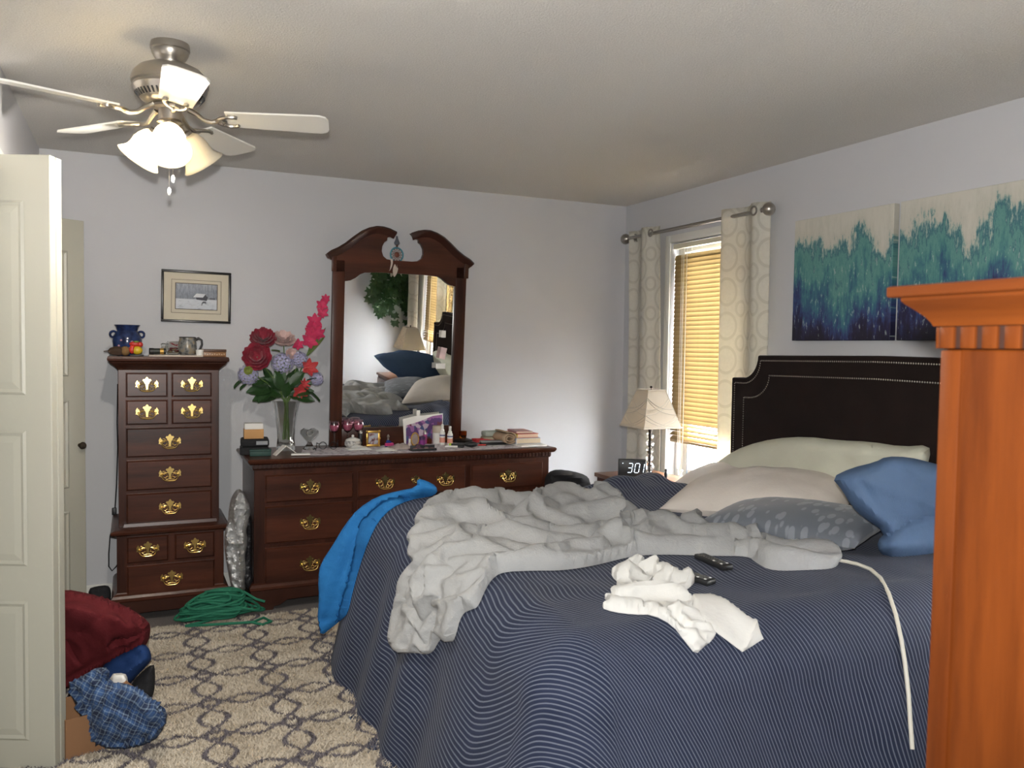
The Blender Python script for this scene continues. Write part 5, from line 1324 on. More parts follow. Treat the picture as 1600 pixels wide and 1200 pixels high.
# gladiolus
c = fp_(478, 560, -.22); t = Thing('gladiolus', 'hot pink gladiolus spike leaning against the mirror frame', 'flower', tuple(c), group='flowers in the crystal vase', local=True)
tip = fp_(508, 470, -.18); t.part('stem', MB().tube([tuple(tip-c), tuple((tip-c)*.5), (0, 0, 0), tuple(MOUTH-c), tuple(FOOT-c)], [.002, .0035, .004, .004, .003], 6), M_STEM)
for i, (x, y, r) in enumerate(((509, 467, .026), (503, 477, .036), (503, 489, .036), (492, 503, .046), (490, 518, .050), (483, 533, .050), (466, 539, .034), (497, 522, .04), (484, 519, .036))):
    q = fp_(x, y, -.225); t.part('bloom', bloom('lily', r, 20+i).xf(Matrix.Translation(q-c) @ aim(q, (-.25+.15*(i % 3), -.9, .2))), P_HOT, angle=180)
for (x0, y0, x1, y1) in ((477, 558, 508, 525), (480, 552, 509, 512)):
    a, e_ = fp_(x0, y0, -.20), fp_(x1, y1, -.19); t.inst('leaf', ME_LEAF2, loc=tuple(a-c), rot=tuple(leafrot(e_-a, Vector((0, -1, 0)))), scale=(.45, (e_-a).length/.075, .45))
# greenery
c = MOUTH.copy(); t = Thing('leaf_spray', 'dark green leaves filling the bouquet above the vase rim', 'leaves', tuple(c), group='flowers in the crystal vase', local=True)
lv = [(437, 615, 395, 625), (430, 605, 385, 612), (445, 612, 415, 590), (440, 610, 430, 580), (445, 610, 455, 582), (450, 612, 472, 590), (455, 615, 490, 610), (455, 618, 492, 625), (430, 600, 405, 590), (425, 610, 403, 628), (450, 605, 475, 580), (440, 600, 440, 575), (420, 600, 395, 600), (460, 605, 488, 598), (435, 620, 420, 600), (446, 620, 450, 598), (425, 595, 412, 575), (455, 600, 465, 575), (438, 618, 425, 618), (452, 618, 470, 620)]
for i, (x0, y0, x1, y1) in enumerate(lv):
    yy = -.22-.02*(i % 4); a, e_ = fp_(x0, y0, yy), fp_(x1, y1, yy-.05+.03*(i % 3)); L_ = (e_-a).length
    t.inst('leaf', ME_LEAF, loc=tuple(a-c), rot=tuple(leafrot(e_-a, Vector((.2*(i % 3-1), -.8, .6)))), scale=(max(1.1, L_/.09*.9), L_/.09, 1))
t.part('stem', MB().tube([(0, 0, .01), (0, 0, -.2)], .004, 6), M_STEM)

# papers and glassware
t = T('folded_paper', 'white paper folded into a small tent beside the vase', 'paper', (-2.435, -.40, TOPZ), math.radians(8)); t.part('sheet', MB().prism([(-.06, 0), (-.003, .052), (.003, .052), (.07, 0), (.066, 0), (0, .049), (-.056, 0)], -.03, .03), M_PAPER, smooth=False)
t = T('paper_note', 'flat white slip of paper at the front left of the dresser', 'paper', (-2.36, -.465, TOPZ+.002), math.radians(-10)); t.part('sheet', MB().box(-.05, .05, -.02, .02, .001, .010, .002), M_PAPER)
t = T('crystal_ornament', 'clear heart shaped crystal ornament on a faceted foot', 'ornament', (-2.265, -.22, RZ))
t.part('foot', MB().lathe([(.038, 0), (.036, .006), (.018, .028), (.012, .042)], n=12), M_GLASS, smooth=False)
hp = [(0, .036), (.030, .066), (.050, .090), (.048, .110), (.030, .122), (.012, .120), (0, .112)]
hp = hp+[(-x, z) for x, z in hp[1:-1][::-1]]
t.part('heart', MB().prism(hp, -.016, .016), M_GLASS, smooth=False)
t.part('facet', MB().sphere((0, -.017, .095), .022, 8, 6, (1, .3, 1)), M_GLASS, smooth=False)
t = T('eyeglasses', 'dark framed eyeglasses lying folded near the mirror foot', 'eyeglasses', (-2.165, -.26, RZ), math.radians(-20))
t.part('lens_rim', MB().torus((-.03, 0, .022), .021, .002, 'y', 18, 6), M_BLACK); t.part('lens_rim', MB().torus((.03, 0, .022), .021, .002, 'y', 18, 6), M_BLACK)
t.part('temple', MB().tube([(-.052, 0, .03), (-.056, -.06, .045), (-.055, -.10, .004)], .002, 6), M_BLACK); t.part('temple', MB().tube([(.052, 0, .03), (.05, .05, .05), (.045, .09, .004)], .002, 6), M_BLACK)
M_PINKG = glass('pink_glass', (.98, .74, .82), .12)
def goblet(x, y, label, yy):
    p = on(x, y, 'y', yy); t = T('wine_goblet', label, 'goblet', (p[0], yy, RZ), 0, 'pink glass goblets')
    t.part('foot', MB().lathe([(.031, 0), (.030, .003), (.006, .008), (.0045, .014), (.004, .075), (.006, .085)], n=20), M_GLASS)
    t.part('bowl', MB().lathe([(.006, .084), (.020, .092), (.029, .110), (.031, .128), (.026, .146), (.026, .150), (.031, .158), (.029, .158), (.024, .148), (.024, .145), (.028, .128), (.026, .112), (.018, .096), (.002, .090)], n=22, capb=True), M_PINKG)
    t.part('wax', MB().lathe([(.004, .094), (.018, .0985), (.0255, .112), (.0275, .126), (.026, .130)], n=20), plain('pink_wax', (.48, .20, .27), .35))
goblet(522, 697, 'pink glass goblet nearest the left mirror post', -.16); goblet(543, 697, 'pink glass goblet second from the left mirror post', -.145); goblet(560, 697, 'pink glass goblet third from the left mirror post', -.15)
p = rt(546, 698); t = T('sugar_bowl', 'round grey patterned ceramic jar with a white lid', 'jar', (p[0], -.235, RZ))
n = N('grey_pattern_china'); v = n.coord('Object'); n.base(n.ramp(n.noise(v, 60, 3), [(.42, (.26, .25, .25)), (.5, (.56, .54, .52))])); n.set(rough=.3)
t.part('bowl', MB().lathe([(.030, 0), (.034, .004), (.048, .018), (.050, .032), (.044, .044)], n=24), n.m); l = t.part('lid', MB().lathe([(.045, .045), (.040, .052), (.020, .060), (.010, .063)], n=24), M_WHITEP); t.part('knob', MB().sphere((0, 0, .070), .009, 10, 8), M_WHITEP, l)
def bottle(name, label, x, y, yy, h, r, mat, capm, cap_h=.25, neck=.45, z0=RZ):
    p = on(x, y, 'y', yy); t = T(name, label, 'bottle', (p[0], yy, z0)); hb_ = h*(1-cap_h)
    t.part('body', MB().lathe([(r*.94, 0), (r, .003), (r, hb_*.82), (r*.85, hb_*.92), (r*neck, hb_)], n=20), mat); t.part('cap', MB().lathe([(r*neck*1.15, hb_+.0005), (r*neck*1.15, h*.97), (r*neck*.9, h)], n=16), capm); return t
bottle('small_bottle', 'slim black bottle with a silver cap beside the pink goblets', 563, 697, -.19, .100, .013, M_BLACK, M_NICKEL, .2, .8)
# gold photo frame
p = rt(580, 697); t = T('photo_frame', 'small ornate gold photo frame with a portrait photo', 'photo frame', (p[0], -.20, RZ), math.radians(-5))
for b in ((-.042, .042, 0, .014), (-.042, .042, .082, .096), (-.042, -.029, .014, .082), (.029, .042, .014, .082)): t.part('frame_rail', MB().box(b[0], b[1], -.008, .002, b[2], b[3], .003), M_GOLD)
for sx_ in (-.038, .038):
    for z in (.005, .048, .092): t.part('scroll', MB().sphere((sx_, -.006, z), .0075, 8, 6), M_GOLD)
n = N('portrait_photo'); v = n.coord('Object'); n.base(n.ramp(n.noise(v, 38, 2), [(.38, (.06, .03, .04)), (.46, (.30, .14, .13)), (.55, (.40, .42, .47))])); t.part('photo', MB().box(-.029, .029, -.003, 0, .014, .082), n.m, smooth=False); t.part('stand', MB().box(-.008, .008, .002, .03, 0, .06, .002), M_BLACK)
def crumple(name, label, x, y, w_, d, h, mat, seed, cat='tissue', z0=RZ, yy=None):
    p = dt(x, y) if yy is None else (on(x, y, 'y', yy)[0], yy, 0); m = MB(); nu, nv = 18, 12; P = []
    for i in range(nu):
        for j in range(nv):
            u, v_ = -1+2*i/(nu-1), -1+2*j/(nv-1); k = 1+.15*noise.noise(Vector((math.atan2(v_, u)*2, seed, 0)))
            P.append((p[0]+w_/2*u*k, p[1]+d/2*v_*k, z0+.001+h*(1-max(abs(u), abs(v_))**2)*(.55+.6*noise.noise(Vector((u*2.2+seed, v_*2.2, seed))))))
    m.grid(P, nu, nv); o = single(name, m, mat, label, cat, loc=(p[0], p[1], z0)); s_ = o.modifiers.new('thickness', 'SOLIDIFY'); s_.thickness = .0015; s_.offset = 1; return o
crumple('tissue', 'crumpled white tissue in front of the gold photo frame', 560, 703, .14, .09, .028, F_TISSUE, 2); crumple('tissue', 'crumpled white tissue beside the pink hair clip', 602, 705, .12, .07, .022, F_TISSUE, 5)
t = T('hair_clip', 'bright pink plastic hair clip near the front of the dresser', 'hair clip', (rt(597, 698)[0], -.36, RZ+.02), .3); t.part('jaw', MB().box(-.028, .028, -.010, .010, 0, .008, .003), plain('hot_pink_plastic', (.62, .05, .22), .4)); t.part('jaw', MB().box(-.026, .028, -.009, .009, .009, .016, .003), plain('hot_pink_plastic', (.62, .05, .22), .4))
t = T('perfume_bottle', 'dark blue wedge shaped perfume bottle with a silver stopper', 'bottle', (rt(605, 697)[0], -.25, RZ), -.4)
t.part('body', MB().prism([(-.03, 0), (.04, 0), (.03, .012), (-.005, .042), (-.02, .042)], -.014, .014), plain('cobalt_glass', (.012, .03, .16), .15)); t.part('stopper', MB().lathe([(.006, .042), (.005, .055), (.009, .062), (.003, .074)], (-.012, 0, 0), 10), M_NICKEL)
# oval gold frame, small jars
p = rt(648, 697); t = T('oval_frame', 'small oval gold framed picture in front of the mirror', 'photo frame', (p[0], -.24, RZ), .25)
m = MB(); m.tube([(.026*math.cos(2*PI*k/24), 0, .040+.038*math.sin(2*PI*k/24)) for k in range(25)], .0045, 8); t.part('rim', m, M_GOLD)
t.part('picture', MB().prism([(.024*math.cos(2*PI*k/20), .040+.036*math.sin(2*PI*k/20)) for k in range(20)], -.001, .002), plain('sepia_photo', (.32, .26, .24), .5, var=.4)); t.part('stand', MB().box(-.006, .006, .003, .028, 0, .05, .002), M_GOLD)
def jar(label, x, y, yy, h, r, mat, lidm, lid=.35, name='small_jar'):
    p = on(x, y, 'y', yy); t = T(name, label, 'jar', (p[0], yy, RZ)); t.part('body', MB().lathe([(r*.95, 0), (r, .003), (r, h*(1-lid)-.002)], n=20), mat); t.part('lid', MB().lathe([(r*1.03, h*(1-lid)), (r*1.03, h*.97), (r*.9, h)], n=20), lidm)
jar('small purple jar with a dark lid beside the oval frame', 659, 695, -.21, .052, .021, plain('purple_plastic', (.20, .03, .20), .4), plain('dark_violet', (.06, .015, .08), .4))
bottle('small_bottle', 'little amber glass bottle beside the white tub', 671, 693, -.17, .045, .016, glass('amber_glass', (.75, .28, .04), .05), M_BLACK)
jar('white plastic tub with a beige lid behind the spray bottles', 684, 692, -.16, .112, .034, M_WHITEP, plain('beige_lid', (.50, .43, .33), .5), .38, 'plastic_tub')
t_l = plain('label_blue', (.08, .10, .25), .5)
def spray(x, y, yy, h, label):
    p = on(x, y, 'y', yy); t = T('spray_bottle', label, 'bottle', (p[0], yy, RZ), 0, 'white spray bottles')
    t.part('body', MB().lathe([(.0155, 0), (.017, .003), (.017, h*.58), (.012, h*.66)], n=20), M_WHITEP); t.part('cap', MB().lathe([(.0125, h*.665), (.0125, h*.72), (.008, h*.76), (.008, h*.97), (.006, h)], n=16), M_WHITEP)
    t.part('print_band', MB().lathe([(.0172, h*.12), (.0172, h*.36)], n=20, capb=False, capt=False), plain('coral_print', (.70, .30, .22), .5)); t.part('print_band', MB().lathe([(.0172, h*.44), (.0172, h*.50)], n=20, capb=False, capt=False), t_l)
spray(691, 695, -.25, .128, 'taller white spray bottle left of its shorter neighbour'); spray(703, 697, -.29, .118, 'shorter white spray bottle nearest the right mirror post')
# card leaning on the mirror
p = on(660, 678, 'y', -.15); t = T('greeting_card', 'white card with a purple photo collage leaning on the mirror', 'card', (p[0]+.01, -.136, RZ+.0), math.radians(1.5))
n = N('purple_collage'); v = n.coord('Object'); vo = n.node('ShaderNodeTexVoronoi'); vo.inputs['Scale'].default_value = 38; n.link(v, vo.inputs['Vector'])
sc_ = n.node('ShaderNodeSeparateColor'); n.link(vo.outputs['Color'], sc_.inputs[0]); n.base(n.ramp(sc_.outputs[0], [(.0, (.10, .04, .16)), (.25, (.30, .12, .30)), (.45, (.50, .40, .48)), (.6, (.14, .03, .05)), (.75, (.05, .08, .20)), (1, (.45, .38, .45))], 'CONSTANT')); n.set(rough=.5)
cd_ = [(-.125, .045), (-.125, .165), (-.03, .185), (.13, .192), (.13, .045)]
t.part('sheet', MB().prism([(-.125, .0), (-.135, .155), (-.06, .172), (.13, .186), (.13, 0)], -.002, 0), M_PAPER, smooth=False)
t.part('collage', MB().prism([(-.112, .0), (-.115, .115), (-.02, .140), (.06, .170), (.125, .178), (.125, .0)], -.0035, -.002), n.m, smooth=False)
t.part('tab', MB().box(-.046, -.022, -.002, 0, .170, .208, .003), M_PAPER)
# right half clutter
t = T('marker_pen', 'white and black marker pen lying in front of the spray bottles', 'pen', (-1.44, -.40, RZ+.006), math.radians(-25)); t.part('barrel', MB().lathe([(.006, -.05), (.006, .025)], n=12, axis='x'), M_WHITEP); t.part('cap', MB().lathe([(.0065, .025), (.0065, .06), (.004, .064)], n=12, axis='x'), M_BLACK)
p = dt(721, 689); t = T('candle_holder', 'dark metal candle holder with an amber glass cup', 'candle holder', (p[0], -.16, RZ)); t.part('dish', MB().lathe([(.035, 0), (.055, .006), (.062, .016), (.058, .018), (.030, .026)], n=24), plain('dark_bronze', (.03, .022, .018), .4, .8)); t.part('cup', MB().lathe([(.020, .027), (.024, .045), (.025, .072), (.022, .072), (.020, .045), (.004, .030)], n=20), glass('amber_cup', (.80, .30, .06), .08))
t = T('brush', 'black hairbrush lying on the runner with a lime green tip', 'brush', (-1.36, -.40, RZ), math.radians(-30)); t.part('head', MB().sphere((.03, 0, .018), .045, 16, 10, (1, .6, .38)), M_BLACK); t.part('handle', MB().tube([(-.01, 0, .014), (-.06, 0, .012), (-.09, 0, .012)], [.010, .007, .008], 8), M_BLACK); t.part('tip', MB().sphere((-.095, 0, .012), .010, 10, 8), plain('lime_plastic', (.45, .62, .05), .4))
m = MB(); rr_ = random.Random(5); pts = []
for i in range(120):
    a = i*.5; pts.append((-1.15+.075*math.cos(a)*(1+.4*noise.noise(Vector((i*.1, 0, 0)))), -.20+.045*math.sin(a*1.13), RZ+.006+.022*abs(noise.noise(Vector((i*.15, 2, 0))))+.008*i/120))
single('red_ribbon', m.tube(pts, .0042, 6), plain('red_cord', (.42, .02, .025), .6), 'tangle of red cord on the dresser beside the candle holder', 'cord')
t = T('eyeglass_case', 'long flat black eyeglass case lying before the red cord', 'case', (-1.15, -.33, RZ), math.radians(-4)); t.part('base', MB().box(-.085, .085, -.025, .025, 0, .014, .006), M_BLACK); t.part('lid', MB().box(-.085, .085, -.025, .025, .015, .026, .006), plain('grey_lid', (.22, .22, .22), .5))
t = T('red_pen', 'red pen lying near the front edge of the dresser', 'pen', (-1.28, -.37, RZ+.006), math.radians(-12)); t.part('barrel', MB().lathe([(.005, -.06), (.005, .06)], n=10, axis='x'), plain('red_plastic', (.55, .03, .02), .4)); t.part('tip', MB().lathe([(.005, .06), (.001, .075)], n=10, axis='x'), M_BLACK)
# rolled cloth
m = MB(); P = []; nu, nv = 60, 6
for i in range(nu):
    a = i/(nu-1)*2.3*2*PI; r = .012+.0125*a/(2*PI)
    for j in range(nv): P.append((-1.065+r*math.cos(a)*1.35+.003*noise.noise(Vector((i*.2, j, 0))), -.40+.20*j/(nv-1), RZ+.042+r*math.sin(a)))
m.grid(P, nu, nv); o = single('rolled_cloth', m, fabric('tan_cloth', (.46, .33, .22)), 'rolled tan cloth lying next to the stack of books', 'cloth'); s_ = o.modifiers.new('thickness', 'SOLIDIFY'); s_.thickness = .005
def book(x0, x1, y0, y1, z0, z1, rz, cover, page, label, spine=None):
    t = T('book', label, 'book', ((x0+x1)/2, (y0+y1)/2, z0), math.radians(rz), 'books on the dresser'); w_, d = (x1-x0)/2, (y1-y0)/2; h = z1-z0
    t.part('pages', MB().box(-w_+.003, w_-.003, -d+.004, d-.002, .0025, h-.0025), page, smooth=False)
    t.part('cover', MB().box(-w_, w_, -d, d, 0, .0024).box(-w_, w_, -d, d, h-.0024, h), cover, smooth=False); t.part('spine', MB().box(-w_-.002, -w_+.002, -d, d, 0, h, .001), spine or cover, smooth=False)
PG = plain('cream_pages', (.58, .48, .34), .8)
z = TOPZ+.001
t = T('envelope', 'white envelope under the stack of books', 'paper', (-.93, -.42, TOPZ), .05); t.part('sheet', MB().box(-.11, .07, -.08, .09, 0.0006, .010, .001), M_PAPER); z = TOPZ+.0112
book(-1.02, -.855, -.42, -.20, z, z+.034, -4, plain('pale_blue_cover', (.42, .46, .54), .5), PG, 'pale blue covered book at the bottom of the stack'); z += .0345
book(-1.02, -.87, -.40, -.19, z, z+.026, 2, plain('red_yellow_cover', (.42, .06, .04), .5), plain('peach_pages', (.60, .42, .30), .8), 'book with a red spine in the middle of the stack', plain('yellow_spine', (.60, .40, .05), .5)); z += .0265
book(-1.0, -.89, -.38, -.20, z, z+.012, -6, plain('rose_cover', (.50, .28, .28), .5), PG, 'thin rose covered book on top of the stack')
t = T('folded_towel', 'pale green folded cloth behind the rolled tan one', 'cloth', (-1.085, -.185, RZ), -.05); t.part('fold', MB().box(-.075, .075, -.04, .05, 0, .036, .012), fabric('sand_cloth', (.40, .36, .26))); t.part('fold', MB().box(-.070, .085, -.04, .05, .037, .070, .012), fabric('sage_cloth', (.44, .48, .42)))
t = T('makeup_palette', 'flat dark makeup palette at the front edge of the dresser', 'palette', (-1.66, -.49, RZ), 0); t.part('base', MB().box(-.075, .075, -.022, .018, 0, .014, .003), M_BLACK); t.part('lid', MB().box(-.075, .075, .018, .022, 0, .03, .002), M_BLACK)
for k in range(4): t.part('pan', MB().lathe([(.013, .0143), (.013, .0153)], (-.052+.034*k, -.003, 0), 14), plain('powder_%d' % k, ((.45, .25, .2), (.3, .15, .2), (.5, .38, .3), (.25, .12, .10))[k], .8))
crumple('plastic_bag', 'crumpled translucent plastic bag on the runner in the middle of the dresser', 625, 702, .16, .10, .045, plain('cloudy_plastic', (.36, .30, .28), .3, var=.4), 9, 'bag')
crumple('scarf', 'small dark patterned scarf heaped beside the plastic bag', 655, 704, .12, .08, .045, plain('plum_cloth', (.10, .05, .07), .8, var=.6), 12, 'scarf')
bottle('nail_polish', 'tiny white capped nail polish bottle before the oval frame', 640, 694, -.26, .045, .010, plain('clear_polish', (.6, .5, .48), .2), M_WHITEP, .5, .6)
bottle('small_bottle', 'small magenta bottle right of the purple jar', 664, 690, -.17, .085, .012, plain('magenta_plastic', (.35, .04, .20), .3), M_NICKEL, .3, .7)
# cards tucked into the mirror frame
for k, (x, y, w_, h, r_, lb) in enumerate(((693, 522, .030, .044, 0, 'upper white note card tucked into the mirror frame'), (692, 552, .040, .072, 12, 'tilted pink tinted photo card tucked into the mirror frame'), (688, 572, .062, .034, -1, 'wide white note card below the tilted one in the mirror frame'))):
    p = on(x, y, 'y', -.150); t = Thing('note_card', lb, 'card', (p[0], -.150-.002*k, p[2]), (math.radians(2), math.radians(r_), math.radians(1.5)), 'cards in the mirror frame', local=True)
    t.part('sheet', MB().box(-w_/2, w_/2, -.001, 0, -h/2, h/2), (M_PAPER, plain('pinkish_card', (.66, .50, .50), .7, var=.3), M_PAPER)[k], smooth=False)
# dreamcatcher
p = on(620, 398, 'y', -.175); t = Thing('dreamcatcher', 'small turquoise dreamcatcher with pale feathers hanging on the mirror top', 'dreamcatcher', tuple(p), (0, 0, math.radians(10)), local=True)
t.part('hoop', MB().torus((0, 0, 0), .042, .005, 'y', 28, 8), plain('turquoise_wrap', (.05, .22, .28), .6))
m = MB()
for k in range(12):
    a = 2*PI*k/12; b = a+2*PI*5/12; m.tube([(.040*math.cos(a), 0, .040*math.sin(a)), (.040*math.cos(b), 0, .040*math.sin(b))], .0012, 4)
t.part('web', m, plain('brown_thread', (.16, .07, .04), .8)); t.part('bead', MB().sphere((0, -.002, 0), .016, 10, 8, (1, .4, 1)), plain('rust_bead', (.14, .04, .025), .4))
t.part('cord', MB().tube([(0, 0, .044), (.002, 0, .075), (.004, .01, .105)], [.006, .009, .005], 8), plain('leather', (.08, .035, .02), .7)); t.part('tassel', MB().lathe([(.012, .060), (.018, .070), (.008, .095), (.005, .112)], n=12), plain('grey_tassel', (.10, .11, .13), .8))
fm = MB(); P = []
for i in range(8):
    s_ = i/7; wd = .011*math.sin(PI*min(1, .1+s_*.88))**.8
    for j in range(3): P.append(((j-1)*wd, -.003*abs(j-1), -s_*.075))
fm.grid(P, 8, 3); mef = mesh_of('feather', fm, plain('pale_feather', (.50, .42, .36), .9, var=.3))
for k, (x, z, a) in enumerate(((-.035, -.028, .1), (.038, -.024, -.12), (-.016, -.060, .05), (.002, -.066, .18), (.016, -.058, -.2), (-.002, -.058, -.35))):
    t.inst('feather', mef, loc=(x, -.006, z), rot=(0, a*2, .3*(k-2))); t.part('feather_cord', MB().tube([(x*.8, -.002, -.03), (x, -.006, z)], .0015, 5), plain('brown_thread', (.16, .07, .04), .8))

# ------------------------------------------------------------------ small things on the tall chest
CT = ZT+.001
def ct(x, yy): return (on(x, 555, 'y', yy)[0], yy, CT)
t = Thing('blue_crock', 'dark blue glazed pot with two small handles on the tall chest', 'pot', ct(199, -.24), local=True)
M_COB = N('cobalt_glaze'); v = M_COB.coord('Object'); M_COB.base(M_COB.ramp(M_COB.noise(v, 30, 3), [(.35, (.010, .016, .055)), (.65, (.022, .045, .14))])); M_COB.set(rough=.18); M_COB = M_COB.m
t.part('body', MB().lathe([(.050, 0), (.056, .010), (.068, .040), (.072, .075), (.070, .100), (.056, .124), (.050, .132), (.056, .150), (.064, .162), (.062, .162), (.050, .140), (.046, .128), (.060, .100), (.060, .05), (.04, .01)], n=32), M_COB)
for s in (-1, 1): t.part('handle', MB().torus((s*.066, 0, .112), .016, .006, 'y', 16, 8), M_COB)
rr_ = random.Random(4)
for k in range(9): t.part('blossom', MB().sphere((-.02+rr_.uniform(-.025, .05), -.068, .05+rr_.uniform(-.02, .035)), .0055, 6, 5, (1, .4, 1)), plain('pot_blossom', ((.35, .20, .25), (.45, .40, .40))[k % 2], .5))
t = Thing('seed_pod', 'brown dried seed pod lying at the left end of the tall chest', 'seed pod', ct(184, -.36), local=True); t.part('husk', MB().lathe([(.004, -.045), (.016, -.035), (.024, -.01), (.022, .015), (.012, .03)], (0, 0, .025), 14, 'x', flute=lambda a, z: .10*math.sin(a*5)), plain('dark_husk', (.05, .025, .012), .8)); t.part('kernel', MB().sphere((.035, 0, .026), .025, 12, 8), plain('tan_kernel', (.20, .11, .04), .8, var=.4)); t.part('stalk', MB().tube([(-.045, 0, .025), (-.065, 0, .022)], .003, 6), plain('dark_husk', (.05, .025, .012), .8))
t = Thing('bird_figurine', 'small red and yellow painted figurine in front of the blue pot', 'figurine', ct(213, -.37), local=True)
t.part('base', MB().box(-.030, .035, -.018, .018, 0, .008, .002), M_BLACK); t.part('body', MB().sphere((.004, 0, .030), .024, 12, 8, (1.1, .7, .9)), plain('yellow_paint', (.62, .42, .02), .4)); t.part('wing', MB().sphere((-.02, -.005, .034), .017, 10, 8, (.8, .6, 1.3)), plain('red_paint', (.48, .03, .02), .4)); t.part('crest', MB().sphere((-.006, 0, .062), .018, 10, 8, (1.5, .7, .8)), plain('red_paint', (.48, .03, .02), .4)); t.part('crest', MB().sphere((.018, 0, .060), .014, 10, 8, (1, .7, 1)), plain('red_paint', (.48, .03, .02), .4)); t.part('leaf', MB().sphere((.0, -.008, .074), .010, 8, 6, (1.4, .6, .5)), plain('green_paint', (.15, .22, .03), .5))
V_, F_, cl_ = patch([(-3.12, -.40), (-3.12, -.16), (-2.86, -.16), (-2.86, -.42), (-3.0, -.432)], .02, 0)
single('doily', shell(V_, F_, np.column_stack([V_, np.full(len(V_), CT+.006)+.003*np.array([noise.noise(Vector((p[0]*30, p[1]*30, 1))) for p in V_])]), np.column_stack([V_, np.full(len(V_), CT)])), plain('cream_doily', (.62, .54, .46), .9), 'cream cloth doily under the mug on the tall chest', 'doily')
CD = CT+.0095
def cdp(x, yy): p = ct(x, yy); return (p[0], p[1], CD)
t = Thing('film_canister', 'small black cylinder with gold print lying on the doily', 'canister', cdp(247, -.36), (0, 0, .1), local=True); t.part('body', MB().lathe([(.014, -.036), (.016, -.034), (.016, .036), (.014, .037)], (0, 0, .0165), 18, 'x'), plain('dark_canister', (.018, .022, .018), .4)); t.part('cap', MB().lathe([(.0175, -.042), (.0175, -.022)], (0, 0, .0165), 18, 'x'), M_BLACK); t.part('gold_band', MB().lathe([(.0163, .008), (.0163, .026)], (0, 0, .0165), 18, 'x', False, False), M_GOLD)
t = Thing('glass_jar', 'little clear glass jar behind the black canister', 'jar', cdp(257, -.25), local=True); t.part('body', MB().lathe([(.018, 0), (.02, .004), (.02, .03), (.014, .038), (.016, .046), (.014, .046), (.012, .038), (.017, .03), (.017, .006)], n=18), M_GLASS); t.part('stopper', MB().lathe([(.017, .047), (.019, .055), (.01, .06)], n=16), M_GLASS)
t = Thing('candle_globe', 'round clear glass globe with dried red petals on the tall chest', 'globe', cdp(271, -.30), local=True); t.part('globe', MB().lathe([(.024, 0), (.036, .012), (.042, .034), (.038, .056), (.029, .070), (.027, .070), (.036, .055), (.0395, .034), (.034, .014), (.022, .003)], n=24), M_GLASS)
for k in range(8): a = k*2.4; t.part('petal', MB().sphere((.018*math.cos(a), .018*math.sin(a), .014+.006*(k % 4)), .011, 8, 6, (1.2, 1, .5)), plain('dried_red', (.20, .02, .03), .8) if k % 2 else plain('dried_tan', (.30, .22, .12), .8))
t.part('red_leaf', MB().prism([(-.02, .062), (-.004, .050), (.016, .044), (.022, .054), (.008, .052), (-.006, .060)], -.038, -.036), plain('dried_red', (.20, .02, .03), .8))
t = Thing('coffee_mug', 'grey patterned mug with a black rim and handle', 'mug', cdp(293, -.33), local=True)
n = N('mug_print'); v = n.coord('Object'); n.base(n.ramp(n.noise(v, 35, 4), [(.35, (.05, .05, .05)), (.5, (.20, .20, .19)), (.62, (.28, .22, .14)), (.8, (.10, .10, .10))])); n.set(rough=.25)
t.part('body', MB().lathe([(.036, 0), (.040, .004), (.047, .030), (.046, .060), (.040, .084), (.040, .092), (.037, .092), (.037, .080), (.043, .058), (.043, .03), (.034, .006)], n=28), n.m); t.part('rim', MB().torus((0, 0, .092), .0395, .003, 'z', 28, 6), M_BLACK)
t.part('handle', MB().tube([(.036, 0, .078), (.055, -.004, .088), (.070, -.006, .078), (.072, -.006, .055), (.062, -.004, .030), (.044, -.004, .006), (.036, 0, .010)], [.008, .007, .006, .006, .006, .007, .008], 10), M_BLACK)
t = Thing('trinket_box', 'wooden trinket box with a row of inlaid triangles on the tall chest', 'box', ct(332, -.33), (0, 0, .03), local=True)
t.part('body', MB().box(-.064, .064, -.045, .045, 0, .026, .002), wood('inlaid_wood', (.16, .07, .03), (.26, .13, .06), 'x')); t.part('lid', MB().box(-.066, .066, -.047, .047, .0265, .040, .002), plain('dark_lid', (.10, .045, .022), .45)); 
it = mesh_of('inlay', MB().prism([(-.005, -.004), (.005, -.004), (0, .004)], -.0006, 0), plain('inlay_cream', (.55, .38, .22), .5), smooth=False); ib = mesh_of('bead_trim', MB().box(-.004, .004, -.002, 0, -.002, .002, .001), plain('inlay_dark', (.06, .03, .018), .5))
for k in range(10): t.inst('inlay', it, loc=(-.054+.012*k, -.0452, .013), rot=(0, PI*(k % 2), 0)); t.inst('bead_trim', ib, loc=(-.056+.0125*k, -.0472, .036))
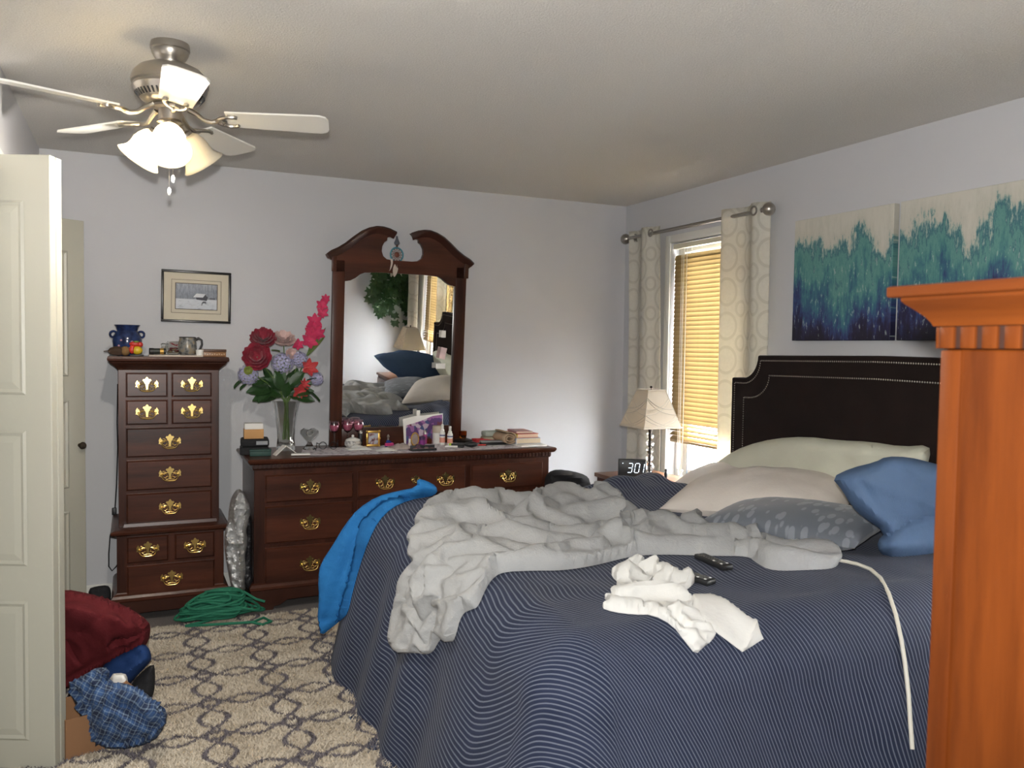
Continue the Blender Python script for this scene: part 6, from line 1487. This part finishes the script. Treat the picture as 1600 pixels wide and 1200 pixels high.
t = Thing('white_cup', 'little white cup tucked between the mug and the trinket box', 'cup', ct(312, -.38), local=True); t.part('body', MB().lathe([(.014, 0), (.018, .004), (.020, .036), (.018, .036), (.015, .006)], n=18), M_WHITEP); t.part('rim', MB().torus((0, 0, .036), .019, .0012, 'z', 18, 5), M_WHITEP)

# ------------------------------------------------------------------ hanging ivy on the front wall (seen in the mirror)
t = Thing('hanging_ivy', 'dark green trailing ivy hanging on the wall opposite the dresser, seen in the mirror', 'plant', (-.27, YF+.09, 1.74), local=True)
t.part('basket', MB().lathe([(.05, 0), (.09, .02), (.11, .10), (.115, .11), (.10, .11), (.08, .03)], n=20), plain('wicker_brown', (.10, .05, .025), .8)); t.part('hook', MB().tube([(-.09, 0, .10), (0, 0, .30), (.09, 0, .10)], .003, 6).tube([(0, 0, .30), (0, -.08, .33)], .004, 6), M_BLACK)
lp_ = [(0, 0), (.018, .010), (.040, .006), (.030, .024), (.036, .044), (.016, .040), (0, .070), (-.016, .040), (-.036, .044), (-.030, .024), (-.040, .006), (-.018, .010)]
mi = MB(); from mathutils.geometry import tessellate_polygon as tp_
mi.add([(x, y, -.012*abs(x)/.04-.10*y*y) for x, y in lp_], [tuple(q) for q in tp_([[Vector((x, y, 0)) for x, y in lp_]])]); me_iv = mesh_of('leaf', mi, M_GREENLEAF)
rv = random.Random(21)
for vi in range(12):
    x = -.22+.44*vi/11; ln = rv.uniform(.35, .72) if vi not in (5, 6) else .30; pts = []
    for k in range(9): f = k/8; pts.append((x*(1.0)+.03*math.sin(f*5+vi), .02+.03*math.sin(f*3+vi)*.5+.05*math.sin(PI*min(1, f*2))*.5, .10+.04*math.sin(PI*min(1, f*4))-ln*f))
    vine = t.part('vine', MB().tube(pts, .0022, 5), M_STEM)
    for k in range(1, 9):
        for s in (-1, 1):
            if rv.random() < .18: continue
            d = Vector((s*rv.uniform(.3, 1), rv.uniform(.1, .6), rv.uniform(-1, -.2))); sc = rv.uniform(1.0, 1.7)
            t.inst('leaf', me_iv, vine, loc=tuple(pts[k]), rot=tuple(leafrot(d, Vector((rv.uniform(-.4, .4), 1, rv.uniform(-.2, .6))))), scale=(sc, sc, sc))
